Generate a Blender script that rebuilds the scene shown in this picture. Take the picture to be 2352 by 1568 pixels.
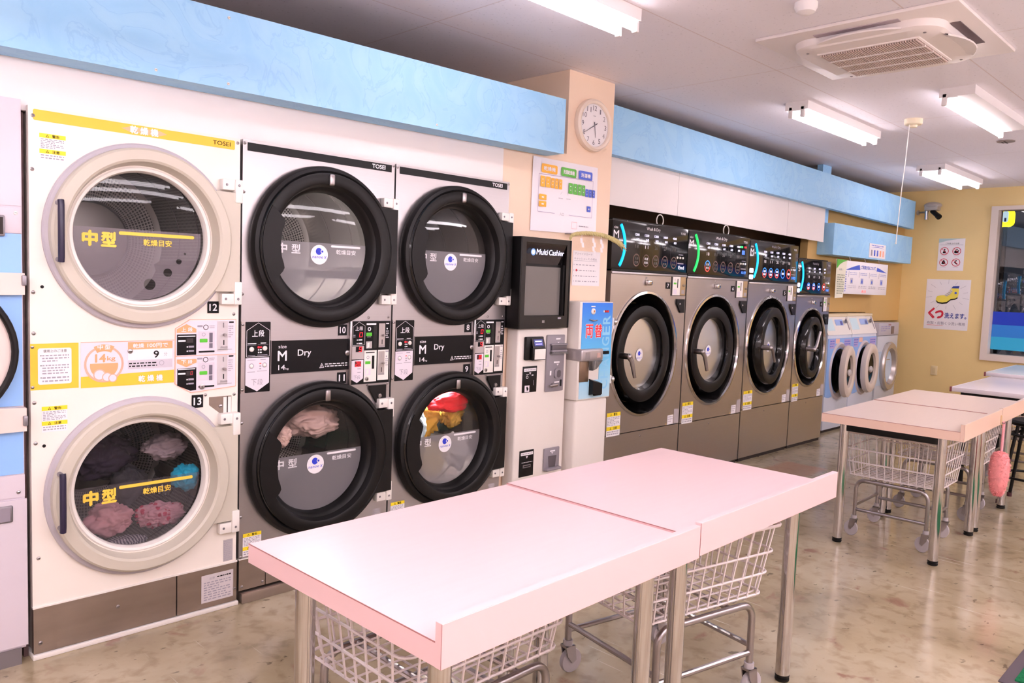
import bpy, bmesh, math, random
from mathutils import Matrix, Vector, noise
from mathutils.geometry import tessellate_polygon

for o in list(bpy.data.objects):
    bpy.data.objects.remove(o)
SC = bpy.context.scene
COL = SC.collection
R = math.radians
PI = math.pi
rnd = random.Random(7)

# ------------------------------------------------------------------ camera
yaw, pitch, roll = 0.78816, -0.076956, 0.037549
fw = Vector((math.sin(yaw)*math.cos(pitch), math.cos(yaw)*math.cos(pitch), math.sin(pitch)))
rt0 = Vector((math.cos(yaw), -math.sin(yaw), 0))
up0 = rt0.cross(fw)
rt = math.cos(roll)*rt0 + math.sin(roll)*up0
up = -math.sin(roll)*rt0 + math.cos(roll)*up0
cam = bpy.data.cameras.new('camera')
cam.sensor_width = 36.0
cam.lens = 1806.855/2352*36.0
cam.clip_start = 0.05
camo = bpy.data.objects.new('camera', cam)
camo.matrix_world = Matrix(((rt.x, up.x, -fw.x, -0.76209), (rt.y, up.y, -fw.y, -3.18685), (rt.z, up.z, -fw.z, 1.45768), (0, 0, 0, 1)))
COL.objects.link(camo)
SC.camera = camo

# ------------------------------------------------------------------ view, world
SC.view_settings.view_transform = 'Standard'
SC.view_settings.look = 'None'
SC.view_settings.gamma = 1.0
SC.view_settings.use_curve_mapping = False
SC.view_settings.exposure = 0.9
DRUM_GLOW = 700.0  # emission of the added drum bulbs
TUBE = 16.0          # strength of the fluorescent tubes
w = bpy.data.worlds.new('night'); SC.world = w; w.use_nodes = True
w.node_tree.nodes['Background'].inputs[0].default_value = (0.03, 0.035, 0.05, 1)
w.node_tree.nodes['Background'].inputs[1].default_value = 0.4
SC.cycles.max_bounces = 10
SC.cycles.diffuse_bounces = 5
SC.cycles.glossy_bounces = 5
SC.cycles.transparent_max_bounces = 12
SC.cycles.caustics_reflective = False
SC.cycles.caustics_refractive = False
SC.cycles.sample_clamp_indirect = 6.0

# ------------------------------------------------------------------ materials
def lin(c):
    if isinstance(c, str):
        c = c.lstrip('#')
        c = [int(c[i:i+2], 16)/255 for i in (0, 2, 4)]
        c = [x/12.92 if x <= .04045 else ((x+.055)/1.055)**2.4 for x in c]
    return (c[0], c[1], c[2], 1.0)

MATS = {}
def mat(name, col, rough=.5, metal=0., emit=0., spec=.5, coat=0.):
    if name in MATS: return MATS[name]
    m = bpy.data.materials.new(name); m.use_nodes = True
    b = m.node_tree.nodes['Principled BSDF']
    b.inputs['Base Color'].default_value = lin(col)
    b.inputs['Roughness'].default_value = rough
    b.inputs['Metallic'].default_value = metal
    b.inputs['Specular IOR Level'].default_value = spec
    b.inputs['Coat Weight'].default_value = coat
    if emit:
        b.inputs['Emission Color'].default_value = lin(col)
        b.inputs['Emission Strength'].default_value = emit
    MATS[name] = m
    return m

def nodes(m):
    nt = m.node_tree
    return nt, nt.nodes['Principled BSDF']

def vary(m, scale=3., amt=.08, detail=4, stretch=(1, 1, 1), rough=.0, bump=0., bscale=60.):
    """gentle procedural variation of colour / roughness / relief"""
    nt, b = nodes(m)
    tc = nt.nodes.new('ShaderNodeTexCoord'); mp = nt.nodes.new('ShaderNodeMapping')
    mp.inputs['Scale'].default_value = stretch
    nt.links.new(tc.outputs['Object'], mp.inputs['Vector'])
    n = nt.nodes.new('ShaderNodeTexNoise'); n.inputs['Scale'].default_value = scale; n.inputs['Detail'].default_value = detail
    nt.links.new(mp.outputs[0], n.inputs['Vector'])
    base = b.inputs['Base Color'].default_value[:]
    rp = nt.nodes.new('ShaderNodeValToRGB')
    rp.color_ramp.elements[0].position = .3; rp.color_ramp.elements[1].position = .7
    rp.color_ramp.elements[0].color = tuple(x*(1-amt) for x in base[:3])+(1,)
    rp.color_ramp.elements[1].color = tuple(min(1, x*(1+amt)) for x in base[:3])+(1,)
    nt.links.new(n.outputs['Fac'], rp.inputs[0]); nt.links.new(rp.outputs[0], b.inputs['Base Color'])
    if rough:
        mr = nt.nodes.new('ShaderNodeMapRange'); r0 = b.inputs['Roughness'].default_value
        mr.inputs['To Min'].default_value = max(.02, r0-rough); mr.inputs['To Max'].default_value = r0+rough
        nt.links.new(n.outputs['Fac'], mr.inputs['Value']); nt.links.new(mr.outputs[0], b.inputs['Roughness'])
    if bump:
        n2 = nt.nodes.new('ShaderNodeTexNoise'); n2.inputs['Scale'].default_value = bscale; n2.inputs['Detail'].default_value = 3
        nt.links.new(mp.outputs[0], n2.inputs['Vector'])
        bp = nt.nodes.new('ShaderNodeBump'); bp.inputs['Strength'].default_value = bump; bp.inputs['Distance'].default_value = .01
        nt.links.new(n2.outputs['Fac'], bp.inputs['Height']); nt.links.new(bp.outputs[0], b.inputs['Normal'])
    return m

cream = vary(mat('cream_enamel', '#f3ebe2', .38), 2.5, .02)
white_panel = vary(mat('white_wall_panel', '#f3ecea', .5), 1.5, .015)
white_plastic = mat('white_plastic', '#f0ebe6', .4)
off_white = vary(mat('off_white_paint', '#e9e2dc', .4), 2, .02)
paper = mat('paper_white', '#f2eef2', .6)
beige = vary(mat('beige_door_plastic', '#c8c1b3', .42), 3, .02)
gasket = mat('grey_gasket', '#b9b3bb', .5)
steel = vary(mat('brushed_steel', '#b6b1b2', .32, .9), 2.2, .025, 3, (.5, 1, 200))
steel_warm = vary(mat('brushed_steel_warm', '#bab3b1', .30, .92), 2.0, .025, 3, (.5, 1, 200))
steel_kick = vary(mat('galvanised_steel', '#a89a90', .36, .9), 5, .10, 5, (1, 1, 3), .06)
chrome = mat('chrome', '#c9c5c4', .12, 1.)
chrome_dull = mat('dull_chrome', '#a8a2a3', .28, 1.)
grey_metal = mat('grey_metal', '#8f8a90', .4, .7)
dark_gap = mat('dark_gap', '#2a211f', .7)
black_plastic = vary(mat('black_plastic', '#0b090a', .42, 0, 0, .3), 5, .1)
black_satin = mat('black_satin', '#090708', .45, 0, 0, .3)
black_rubber = mat('black_rubber', '#0a0809', .5, 0, 0, .35)
black_gloss = mat('black_gloss', '#0b0a0b', .08, 0, 0, .6)
black_panel = mat('black_print', '#09080b', .3, 0, 0, .25)
black_ink = mat('black_ink', '#08070a', .6, 0, 0, .25)
grey_ink = mat('grey_ink', '#a29dab', .6)
white_ink = mat('white_ink', '#f4f0f6', .5)
yellow_print = mat('yellow_print', '#f9c437', .45)
warn_yellow = mat('warning_yellow', '#f6dc2a', .5)
yellow_ink = mat('yellow_ink', '#f2cb4a', .5)
orange_print = mat('orange_print', '#fba877', .5)
orange_line = mat('orange_line', '#fbb09a', .5)
lilac_print = mat('lilac_print', '#e6dde8', .5)
blue_ink = mat('blue_ink', '#2b3ccb', .5)
blue_soft = mat('blue_print', '#4a66d4', .5)
red_ink = mat('red_ink', '#d0203c', .5)
green_print = mat('green_print', '#5fbb46', .5)
green_button = mat('green_button', '#54c22f', .4)
red_led = mat('red_led', '#ff2030', .4, 0, 0.6)
dim_led = mat('dim_red_led', '#c0202c', .4, 0, .12)
cyan_led = mat('cyan_led', '#10b8ff', .4, 0, 0.66)
green_led = mat('green_led', '#25e06a', .4, 0, 0.48)
white_led = mat('white_led', '#e9e6ff', .4, 0, 0.48)
blue_led = mat('blue_led', '#5fa0ff', .4, 0, 0.48)
ring_red = mat('red_ring_led', '#ff4a40', .4, 0, 0.42)
ring_blue = mat('blue_ring_led', '#2f8bff', .4, 0, 0.42)
dim_ring = mat('dim_ring_print', '#6d5148', .5)
dim_print = mat('dim_print', '#6b6560', .5)
tube_mat = mat('lit_tube', (1., .90, .955), .5, 0, TUBE)
tube_soft = mat('soft_lit_tube', (1., .90, .955), .5, 0, TUBE*.45)
fixture_white = mat('fixture_white', '#f1ecec', .45)

def see_through(name, tint, rough, opacity, ior=1.45, trans=0.):
    m = bpy.data.materials.new(name); m.use_nodes = True
    nt = m.node_tree; nt.nodes.clear()
    out = nt.nodes.new('ShaderNodeOutputMaterial')
    tr = nt.nodes.new('ShaderNodeBsdfTransparent'); tr.inputs[0].default_value = (1, 1, 1, 1)
    df = nt.nodes.new('ShaderNodeBsdfDiffuse'); df.inputs[0].default_value = lin(tint)
    if trans:
        d0 = df; tl = nt.nodes.new('ShaderNodeBsdfTranslucent'); tl.inputs[0].default_value = lin(tint)
        df = nt.nodes.new('ShaderNodeMixShader'); df.inputs[0].default_value = trans
        nt.links.new(d0.outputs[0], df.inputs[1]); nt.links.new(tl.outputs[0], df.inputs[2])
    gl = nt.nodes.new('ShaderNodeBsdfGlossy'); gl.inputs['Roughness'].default_value = rough
    fr = nt.nodes.new('ShaderNodeFresnel'); fr.inputs[0].default_value = ior
    m1 = nt.nodes.new('ShaderNodeMixShader'); m1.inputs[0].default_value = opacity
    m2 = nt.nodes.new('ShaderNodeMixShader')
    nt.links.new(tr.outputs[0], m1.inputs[1]); nt.links.new(df.outputs[0], m1.inputs[2])
    nt.links.new(fr.outputs[0], m2.inputs[0]); nt.links.new(m1.outputs[0], m2.inputs[1]); nt.links.new(gl.outputs[0], m2.inputs[2])
    nt.links.new(m2.outputs[0], out.inputs[0])
    MATS[name] = m
    return m
glass = see_through('clear_glass', '#888888', .02, .03, 1.3)
night_glass = see_through('window_glass', '#333333', .01, .05, 1.7)
film_dark = see_through('smoked_film', '#837a82', .12, .6)
film_clear = see_through('light_smoked_film', '#6d666c', .12, .3)
film_grey = see_through('frosted_grey_film', '#c2bec6', .25, .54, 1.45, .45)
film_washer = see_through('frosted_silver_film', '#e6e9f5', .3, .95)
clear_plastic = see_through('clear_plastic', '#cccccc', .05, .15)

# perforated drum steel: holes laid out in the drum's own UV metres
drum_steel = mat('perforated_drum_steel', '#9a948f', .28, .9)
nt, b = nodes(drum_steel)
uvn = nt.nodes.new('ShaderNodeUVMap')
vo = nt.nodes.new('ShaderNodeTexVoronoi'); vo.voronoi_dimensions = '2D'; vo.inputs['Scale'].default_value = 70; vo.inputs['Randomness'].default_value = 0.0
nt.links.new(uvn.outputs[0], vo.inputs['Vector'])
rp = nt.nodes.new('ShaderNodeValToRGB'); rp.color_ramp.interpolation = 'CONSTANT'
rp.color_ramp.elements[0].color = (.01, .01, .01, 1); rp.color_ramp.elements[1].color = (.24, .22, .21, 1); rp.color_ramp.elements[1].position = .34
nt.links.new(vo.outputs['Distance'], rp.inputs[0]); nt.links.new(rp.outputs[0], b.inputs['Base Color'])
drum_plain = mat('drum_back_steel', '#6f6a67', .35, .9)
drum_smooth = mat('drum_smooth_steel', '#b0aaa6', .22, .9)

# sky blue sponge-painted board
blue_paint = mat('blue_paint', '#8fcdf2', .55)
nt, b = nodes(blue_paint)
tc = nt.nodes.new('ShaderNodeTexCoord')
n1 = nt.nodes.new('ShaderNodeTexNoise'); n1.inputs['Scale'].default_value = 3.2; n1.inputs['Detail'].default_value = 5; n1.inputs['Distortion'].default_value = 2.2
nt.links.new(tc.outputs['Object'], n1.inputs['Vector'])
rp = nt.nodes.new('ShaderNodeValToRGB')
e = rp.color_ramp.elements
e[0].position = .35; e[0].color = lin('#9bd1fa'); e[1].position = .62; e[1].color = lin('#a6d8fc')
x = e.new(.48); x.color = lin('#a1d5fc'); x = e.new(.5); x.color = lin('#97ccf7'); x = e.new(.52); x.color = lin('#a2d5fb')
nt.links.new(n1.outputs['Fac'], rp.inputs[0]); nt.links.new(rp.outputs[0], b.inputs['Base Color'])

# ceiling board with faint seams and specks
ceil_mat = mat('ceiling_board', '#f7f3fb', .7)
nt, b = nodes(ceil_mat)
tc = nt.nodes.new('ShaderNodeTexCoord')
br = nt.nodes.new('ShaderNodeTexBrick'); br.offset = .0; br.inputs['Scale'].default_value = 1.0
br.inputs['Brick Width'].default_value = 1.82; br.inputs['Row Height'].default_value = .91; br.inputs['Mortar Size'].default_value = .004; br.inputs['Mortar Smooth'].default_value = .3
br.inputs['Color1'].default_value = lin('#f7f3fb'); br.inputs['Color2'].default_value = lin('#f7f3fb'); br.inputs['Mortar'].default_value = lin('#e6dadd')
nt.links.new(tc.outputs['Object'], br.inputs['Vector'])
n1 = nt.nodes.new('ShaderNodeTexNoise'); n1.inputs['Scale'].default_value = 55; n1.inputs['Detail'].default_value = 2
nt.links.new(tc.outputs['Object'], n1.inputs['Vector'])
rp = nt.nodes.new('ShaderNodeValToRGB'); rp.color_ramp.elements[0].position = .28; rp.color_ramp.elements[1].position = .36
rp.color_ramp.elements[0].color = (.82, .82, .82, 1)
nt.links.new(n1.outputs['Fac'], rp.inputs[0])
mx = nt.nodes.new('ShaderNodeMix'); mx.data_type = 'RGBA'; mx.blend_type = 'MULTIPLY'; mx.inputs[0].default_value = 1
nt.links.new(br.outputs['Color'], mx.inputs[6]); nt.links.new(rp.outputs[0], mx.inputs[7]); nt.links.new(mx.outputs[2], b.inputs['Base Color'])

# worn glossy beige floor: mottling, dark flecks, pale scratches, rusty patch
floor_mat = mat('worn_floor', '#b39a78', .22, 0, 0, .8)
nt, b = nodes(floor_mat)
tc = nt.nodes.new('ShaderNodeTexCoord')
def nz(scale, detail, dist=0., mpscale=None, rot=0.):
    n = nt.nodes.new('ShaderNodeTexNoise'); n.inputs['Scale'].default_value = scale; n.inputs['Detail'].default_value = detail; n.inputs['Distortion'].default_value = dist
    if mpscale:
        mp = nt.nodes.new('ShaderNodeMapping'); mp.inputs['Scale'].default_value = mpscale; mp.inputs['Rotation'].default_value = (0, 0, rot)
        nt.links.new(tc.outputs['Object'], mp.inputs[0]); nt.links.new(mp.outputs[0], n.inputs['Vector'])
    else: nt.links.new(tc.outputs['Object'], n.inputs['Vector'])
    return n
def ramp(src, stops):
    r = nt.nodes.new('ShaderNodeValToRGB'); e = r.color_ramp.elements
    e[0].position, e[0].color = stops[0][0], lin(stops[0][1]); e[1].position, e[1].color = stops[-1][0], lin(stops[-1][1])
    for p, c in stops[1:-1]:
        q = e.new(p); q.color = lin(c)
    nt.links.new(src, r.inputs[0]); return r.outputs[0]
def blend(a, bb, fac, mode='MIX'):
    m = nt.nodes.new('ShaderNodeMix'); m.data_type = 'RGBA'; m.blend_type = mode
    if isinstance(fac, float): m.inputs[0].default_value = fac
    else: nt.links.new(fac, m.inputs[0])
    nt.links.new(a, m.inputs[6]); nt.links.new(bb, m.inputs[7]); return m.outputs[2]
base = ramp(nz(1.6, 7, .6).outputs['Fac'], [(.3, '#94846a'), (.45, '#a8987a'), (.55, '#b3a487'), (.7, '#c1b499')])
fine = ramp(nz(14, 6, .3).outputs['Fac'], [(.33, '#c6bcae'), (.5, '#ffffff'), (.7, '#ffffff')])
c1 = blend(base, fine, .55, 'MULTIPLY')
fl = ramp(nz(15, 3, .3, (1, 1.5, 1), .5).outputs['Fac'], [(.29, '#5c5044'), (.335, '#ffffff'), (1., '#ffffff')])
c2 = blend(c1, fl, .6, 'MULTIPLY')
pk = ramp(nz(5.5, 4, .4).outputs['Fac'], [(.64, '#000000'), (.72, '#ffffff')])
rgb = nt.nodes.new('ShaderNodeRGB'); rgb.outputs[0].default_value = lin('#94745f')
c3 = blend(c2, rgb.outputs[0], pk)
s1 = ramp(nz(2.0, 1, 0, (26, .7, 1), .7).outputs['Fac'], [(.745, '#000000'), (.77, '#ffffff')])
s2 = ramp(nz(2.4, 1, 0, (24, .8, 1), 2.3).outputs['Fac'], [(.75, '#000000'), (.77, '#ffffff')])
sc = nt.nodes.new('ShaderNodeRGB'); sc.outputs[0].default_value = lin('#d3c8b2')
c4 = blend(c3, sc.outputs[0], s1); c5 = blend(c4, sc.outputs[0], s2)
# rust-brown worn patch in front of the washers
sx = nt.nodes.new('ShaderNodeSeparateXYZ'); nt.links.new(tc.outputs['Object'], sx.inputs[0])
def mth(op, a, bv):
    m = nt.nodes.new('ShaderNodeMath'); m.operation = op
    for i, v in enumerate((a, bv)):
        if isinstance(v, (int, float)): m.inputs[i].default_value = v
        else: nt.links.new(v, m.inputs[i])
    return m.outputs[0]
def inside(coord, c, h):
    d = mth('ABSOLUTE', mth('SUBTRACT', coord, c), 0)
    mr = nt.nodes.new('ShaderNodeMapRange'); mr.inputs['From Min'].default_value = h; mr.inputs['From Max'].default_value = h-.05
    nt.links.new(d, mr.inputs['Value']); return mr.outputs[0]
pm = mth('MULTIPLY', mth('MULTIPLY', inside(sx.outputs[0], 5.33, .36), inside(sx.outputs[1], -.36, .2)), .75)
rust = nt.nodes.new('ShaderNodeRGB'); rust.outputs[0].default_value = lin('#b08262')
c6 = blend(c5, rust.outputs[0], pm)
nt.links.new(c6, b.inputs['Base Color'])
rr = nt.nodes.new('ShaderNodeMapRange'); rr.inputs['To Min'].default_value = .06; rr.inputs['To Max'].default_value = .26
nt.links.new(nz(2.5, 5).outputs['Fac'], rr.inputs['Value']); nt.links.new(rr.outputs[0], b.inputs['Roughness'])
bp = nt.nodes.new('ShaderNodeBump'); bp.inputs['Strength'].default_value = .08; bp.inputs['Distance'].default_value = .01
nt.links.new(nz(30, 4).outputs['Fac'], bp.inputs['Height']); nt.links.new(bp.outputs[0], b.inputs['Normal'])

yellow_wall = vary(mat('yellow_wall', '#efd495', .55), 1.2, .03, 4, (1, 1, 1), 0, .1, 120)
peach_wall = vary(mat('peach_wall', '#f6dcc4', .55), 1.2, .02, 4, (1, 1, 1), 0, .08, 120)
alcove_shade_wall = vary(mat('alcove_shade_wall', '#d0ac6c', .6), 1.5, .03)  # shade of the alcove is put into this wall colour
unlit_brown_wall = mat('unlit_back_wall', '#6a5238', .6)  # dark colour stands in for the unlit space behind the machines
pink_top = vary(mat('pink_laminate', '#eccdce', .32), 6, .012, 3, (1, 12, 1))
pink_edge = mat('pink_edge_band', '#e8c2c3', .4)
peach_top = vary(mat('peach_laminate', '#eed9cc', .34), 6, .012, 3, (1, 12, 1))
peach_edge = mat('peach_edge_band', '#eac9b8', .4)
seam_line = mat('laminate_seam', '#a9706f', .5)
wire_white = mat('white_wire', '#e6dcdd', .4)
caster_grey = mat('caster_grey', '#b5aeb2', .5)
# ------------------------------------------------------------------ builder
TEXT = {}
def glyphs(s, bold, shear):
    k = (s, bold, shear)
    if k in TEXT: return TEXT[k]
    c = bpy.data.curves.new('t', 'FONT'); c.body = s; c.offset = bold; c.shear = shear; c.resolution_u = 3
    o = bpy.data.objects.new('t', c); COL.objects.link(o)
    dg = bpy.context.evaluated_depsgraph_get()
    me = bpy.data.meshes.new_from_object(o.evaluated_get(dg))
    v = [(p.co.x, p.co.y) for p in me.vertices]; f = [tuple(p.vertices) for p in me.polygons]
    bpy.data.objects.remove(o); bpy.data.curves.remove(c); bpy.data.meshes.remove(me)
    TEXT[k] = (v, f)
    return TEXT[k]

class B:
    def __init__(s, xf=None):
        s.v = []; s.f = []; s.m = []; s.mats = []; s.uv = {}; s.xf = xf
    def mi(s, m):
        if m not in s.mats: s.mats.append(m)
        return s.mats.index(m)
    def add(s, vs, fs, m, uvs=None):
        n = len(s.v)
        if s.xf: vs = [tuple(s.xf @ Vector(p)) for p in vs]
        s.v += [tuple(p) for p in vs]
        i = s.mi(m)
        for k, f in enumerate(fs):
            if uvs: s.uv[len(s.f)] = uvs[k]
            s.f.append(tuple(n+q for q in f)); s.m.append(i)
    def box(s, x0, x1, y0, y1, z0, z1, m, bev=0., seg=2):
        if bev <= 0:
            vs = [(x, y, z) for x in (x0, x1) for y in (y0, y1) for z in (z0, z1)]
            s.add(vs, [(0, 1, 3, 2), (4, 6, 7, 5), (0, 4, 5, 1), (2, 3, 7, 6), (0, 2, 6, 4), (1, 5, 7, 3)], m); return
        bm = bmesh.new(); bmesh.ops.create_cube(bm, size=1)
        for v in bm.verts:
            v.co = Vector(((x0+x1)/2+v.co.x*(x1-x0), (y0+y1)/2+v.co.y*(y1-y0), (z0+z1)/2+v.co.z*(z1-z0)))
        bmesh.ops.bevel(bm, geom=list(bm.edges), offset=bev, segments=seg, affect='EDGES', profile=.5)
        s.bm(bm, m)
    def bm(s, bm, m):
        bm.verts.index_update()
        s.add([v.co[:] for v in bm.verts], [tuple(v.index for v in f.verts) for f in bm.faces], m); bm.free()
    def poly(s, pts, m): s.add(pts, [tuple(range(len(pts)))], m)
    def rect(s, x0, x1, z0, z1, y, m):
        s.add([(x0, y, z0), (x1, y, z0), (x1, y, z1), (x0, y, z1)], [(0, 1, 2, 3)], m)
    def flat(s, pts, y, m):                       # outline in the front plane
        s.add([(p[0], y, p[1]) for p in pts], [tuple(range(len(pts)))], m)
    def holed(s, outer, holes, y, m, y2=None):    # plate with holes, optional thickness back to y2
        loops = [outer]+holes
        allp = [p for l in loops for p in l]
        tri = tessellate_polygon([[Vector((p[0], p[1], 0)) for p in l] for l in loops])
        fs = []
        for t in tri:
            a, b_, c = [allp[i] for i in t]
            ar = (b_[0]-a[0])*(c[1]-a[1])-(b_[1]-a[1])*(c[0]-a[0])
            fs.append(tuple(t) if ar > 0 else tuple(reversed(t)))
        s.add([(p[0], y, p[1]) for p in allp], fs, m)
        if y2 is not None:
            for l in loops:
                n = len(l)
                s.add([(p[0], y, p[1]) for p in l]+[(p[0], y2, p[1]) for p in l], [(i, n+i, n+(i+1) % n, (i+1) % n) for i in range(n)], m)
    def prism(s, pts, y0, y1, m):                 # front-plane outline with thickness
        n = len(pts)
        vs = [(p[0], y0, p[1]) for p in pts]+[(p[0], y1, p[1]) for p in pts]
        s.add(vs, [tuple(range(n)), tuple(range(2*n-1, n-1, -1))]+[(i, n+i, n+(i+1) % n, (i+1) % n) for i in range(n)], m)
    def disc(s, cx, cz, r, y, m, n=32, sx=1.):
        s.flat([(cx+sx*r*math.cos(2*PI*i/n), cz+r*math.sin(2*PI*i/n)) for i in range(n)], y, m)
    def ring(s, cx, cz, r0, r1, y, m, n=32, sx=1., a0=0., a1=360.):
        full = abs(a1-a0) >= 360; k = n if full else n+1
        vs = []
        for r in (r0, r1):
            for i in range(k):
                a = R(a0+(a1-a0)*i/n); vs.append((cx+sx*r*math.cos(a), y, cz+r*math.sin(a)))
        s.add(vs, [(i, k+i, k+(i+1) % k, (i+1) % k) for i in range(n)], m)
    def lathe(s, cx, cz, prof, m, n=64, sx=1., uv=False):   # prof: (radius, y) front-plane axis
        vs = []; k = len(prof)
        for r, y in prof:
            for i in range(n):
                a = 2*PI*i/n; vs.append((cx+sx*r*math.cos(a), y, cz+r*math.sin(a)))
        L = [0]
        for j in range(1, k): L.append(L[-1]+math.hypot(prof[j][0]-prof[j-1][0], prof[j][1]-prof[j-1][1]))
        for j in range(k-1):
            mm = m[j] if isinstance(m, (list, tuple)) else m
            fs = []; us = []
            for i in range(n):
                i2 = (i+1) % n
                fs.append((j*n+i, (j+1)*n+i, (j+1)*n+i2, j*n+i2))
                if uv:
                    r = max(prof[j][0], prof[j+1][0]); us.append([(r*2*PI*i/n, L[j]), (r*2*PI*i/n, L[j+1]), (r*2*PI*(i+1)/n, L[j+1]), (r*2*PI*(i+1)/n, L[j])])
            base = len(s.v)
            if j == 0:
                s._lb = base; s.add(vs, fs, mm, us if uv else None)
            else:
                idx = s.mi(mm)
                for q, f in enumerate(fs):
                    if uv: s.uv[len(s.f)] = us[q]
                    s.f.append(tuple(s._lb+t for t in f)); s.m.append(idx)
    def lathez(s, cx, cy, prof, m, n=24):         # prof: (radius, z), vertical axis
        vs = [(cx+r*math.cos(2*PI*i/n), cy+r*math.sin(2*PI*i/n), z) for r, z in prof for i in range(n)]
        k = len(prof)
        fs = [(j*n+i, j*n+(i+1) % n, (j+1)*n+(i+1) % n, (j+1)*n+i) for j in range(k-1) for i in range(n)]
        fs += [tuple(range(n))[::-1], tuple((k-1)*n+i for i in range(n))]
        s.add(vs, fs, m)
    def tube(s, pts, r, m, n=8, closed=False, caps=True):
        P = [Vector(p) for p in pts]; k = len(P)
        rs = r if isinstance(r, (list, tuple)) else [r]*k
        T = []
        for i in range(k):
            a = P[(i-1) % k] if (closed or i > 0) else P[i]; c = P[(i+1) % k] if (closed or i < k-1) else P[i]
            T.append((c-a).normalized())
        nrm = T[0].orthogonal().normalized(); vs = []
        for i in range(k):
            nrm = (nrm-T[i]*nrm.dot(T[i]))
            nrm = nrm.normalized() if nrm.length > 1e-6 else T[i].orthogonal().normalized()
            bi = T[i].cross(nrm)
            for j in range(n):
                a = 2*PI*j/n; vs.append(P[i]+(nrm*math.cos(a)+bi*math.sin(a))*rs[i])
        fs = []
        for i in range(k if closed else k-1):
            i2 = (i+1) % k
            for j in range(n): fs.append((i*n+j, i*n+(j+1) % n, i2*n+(j+1) % n, i2*n+j))
        if caps and not closed: fs += [tuple(range(n))[::-1], tuple((k-1)*n+j for j in range(n))]
        s.add(vs, fs, m)
    def rod(s, a, b_, r, m, n=8): s.tube([a, b_], r, m, n)
    def ball(s, c, r, m, sx=1., sy=1., sz=1., n=12):
        bm = bmesh.new(); bmesh.ops.create_uvsphere(bm, u_segments=n, v_segments=max(6, n//2), radius=r)
        for v in bm.verts: v.co = Vector((c[0]+v.co.x*sx, c[1]+v.co.y*sy, c[2]+v.co.z*sz))
        s.bm(bm, m)
    def text(s, t, x0, x1, z0, z1, y, m, bold=.0, shear=0.):
        v, f = glyphs(t, 0., shear)
        if not v: return
        a0 = min(p[0] for p in v); a1 = max(p[0] for p in v); b0 = min(p[1] for p in v); b1 = max(p[1] for p in v)
        w = max(0., bold)*(z1-z0)*.9; x0, x1, z0, z1 = x0+w, x1-w, z0+w, z1-w
        for k, (dx, dz) in enumerate(((0, 0),) if w <= 0 else ((w, 0), (-w, 0), (0, w), (0, -w), (w*.7, w*.7), (-w*.7, -w*.7))):   # heavier strokes by striking twice and more
            s.add([(x0+dx+(p[0]-a0)/(a1-a0)*(x1-x0), y-.00008*k, z0+dz+(p[1]-b0)/(b1-b0)*(z1-z0)) for p in v], f, m)
    def print_(s, x0, x1, z0, z1, rows, y, m, fill=.85, seed=1):   # rows of print too small to read
        rr = random.Random(seed); h = (z1-z0)/rows
        for i in range(rows):
            z = z1-h*(i+.5); x = x0; end = x0+(x1-x0)*(1 if i % 3 < 2 else rr.uniform(.5, .9))
            while x < end-.002:
                L = min(rr.uniform(.04, .16)*(x1-x0)+.002, end-x)
                s.rect(x, x+L*fill, z-h*.22, z+h*.22, y, m); x += L+.03*(x1-x0)
    def screw(s, x, z, y=0., r=.007, m=None):
        m = m or chrome_dull
        s.lathe(x, z, [(r, y), (r*.9, y-.002), (r*.5, y-.0035), (.0004, y-.004)], m, 10)
        s.rect(x-r*.6, x+r*.6, z-r*.1, z+r*.1, y-.0042, black_ink)
    def build(s, name, parent=None, loc=None, rot=None, label=None, sharp=35):
        me = bpy.data.meshes.new(name); me.from_pydata(s.v, [], s.f)
        for m in s.mats: me.materials.append(m)
        me.polygons.foreach_set('material_index', s.m)
        me.polygons.foreach_set('use_smooth', [True]*len(s.f))
        if s.uv:
            ul = me.uv_layers.new(name='UVMap')
            for fi, uvs in s.uv.items():
                for li, uv in zip(me.polygons[fi].loop_indices, uvs): ul.data[li].uv = uv
        me.update()
        me.set_sharp_from_angle(angle=R(sharp))
        o = bpy.data.objects.new(name, me); COL.objects.link(o)
        if parent: o.parent = parent
        if loc: o.location = loc
        if rot: o.rotation_euler = rot
        if label: o['label'] = label
        return o

def tag(o, label, cat, group=None):
    o['label'] = label; o['category'] = cat
    if group: o['group'] = group
    return o
def thing(name, label, cat, loc=(0, 0, 0), rz=0., group=None):
    o = bpy.data.objects.new(name, None); o.empty_display_size = .1
    COL.objects.link(o); o.location = loc; o.rotation_euler = (0, 0, rz)
    return tag(o, label, cat, group)
def struct(o):
    o['kind'] = 'structure'; return o
def copy_tree(o, parent=None):
    c = o.copy(); COL.objects.link(c)
    if parent: c.parent = parent
    for ch in list(o.children): copy_tree(ch, c)
    return c
def circle(cx, cz, r, n=64, sx=1.): return [(cx+sx*r*math.cos(2*PI*i/n), cz+r*math.sin(2*PI*i/n)) for i in range(n)]
def rrect(x0, x1, z0, z1, r, n=5):
    p = []
    for cx, cz, a in ((x1-r, z0+r, -90), (x1-r, z1-r, 0), (x0+r, z1-r, 90), (x0+r, z0+r, 180)):
        for i in range(n+1):
            t = R(a+90*i/n); p.append((cx+r*math.cos(t), cz+r*math.sin(t)))
    return p
def segment(cx, cz, r, ztop, n=48, sx=1.):     # part of a disc below ztop
    if ztop >= cz+r: return circle(cx, cz, r, n, sx)
    a = math.asin(max(-1, min(1, (ztop-cz)/r)))
    a0, a1 = PI-a, 2*PI+a
    return [(cx+sx*r*math.cos(a0+(a1-a0)*i/n), cz+r*math.sin(a0+(a1-a0)*i/n)) for i in range(n+1)]

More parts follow.
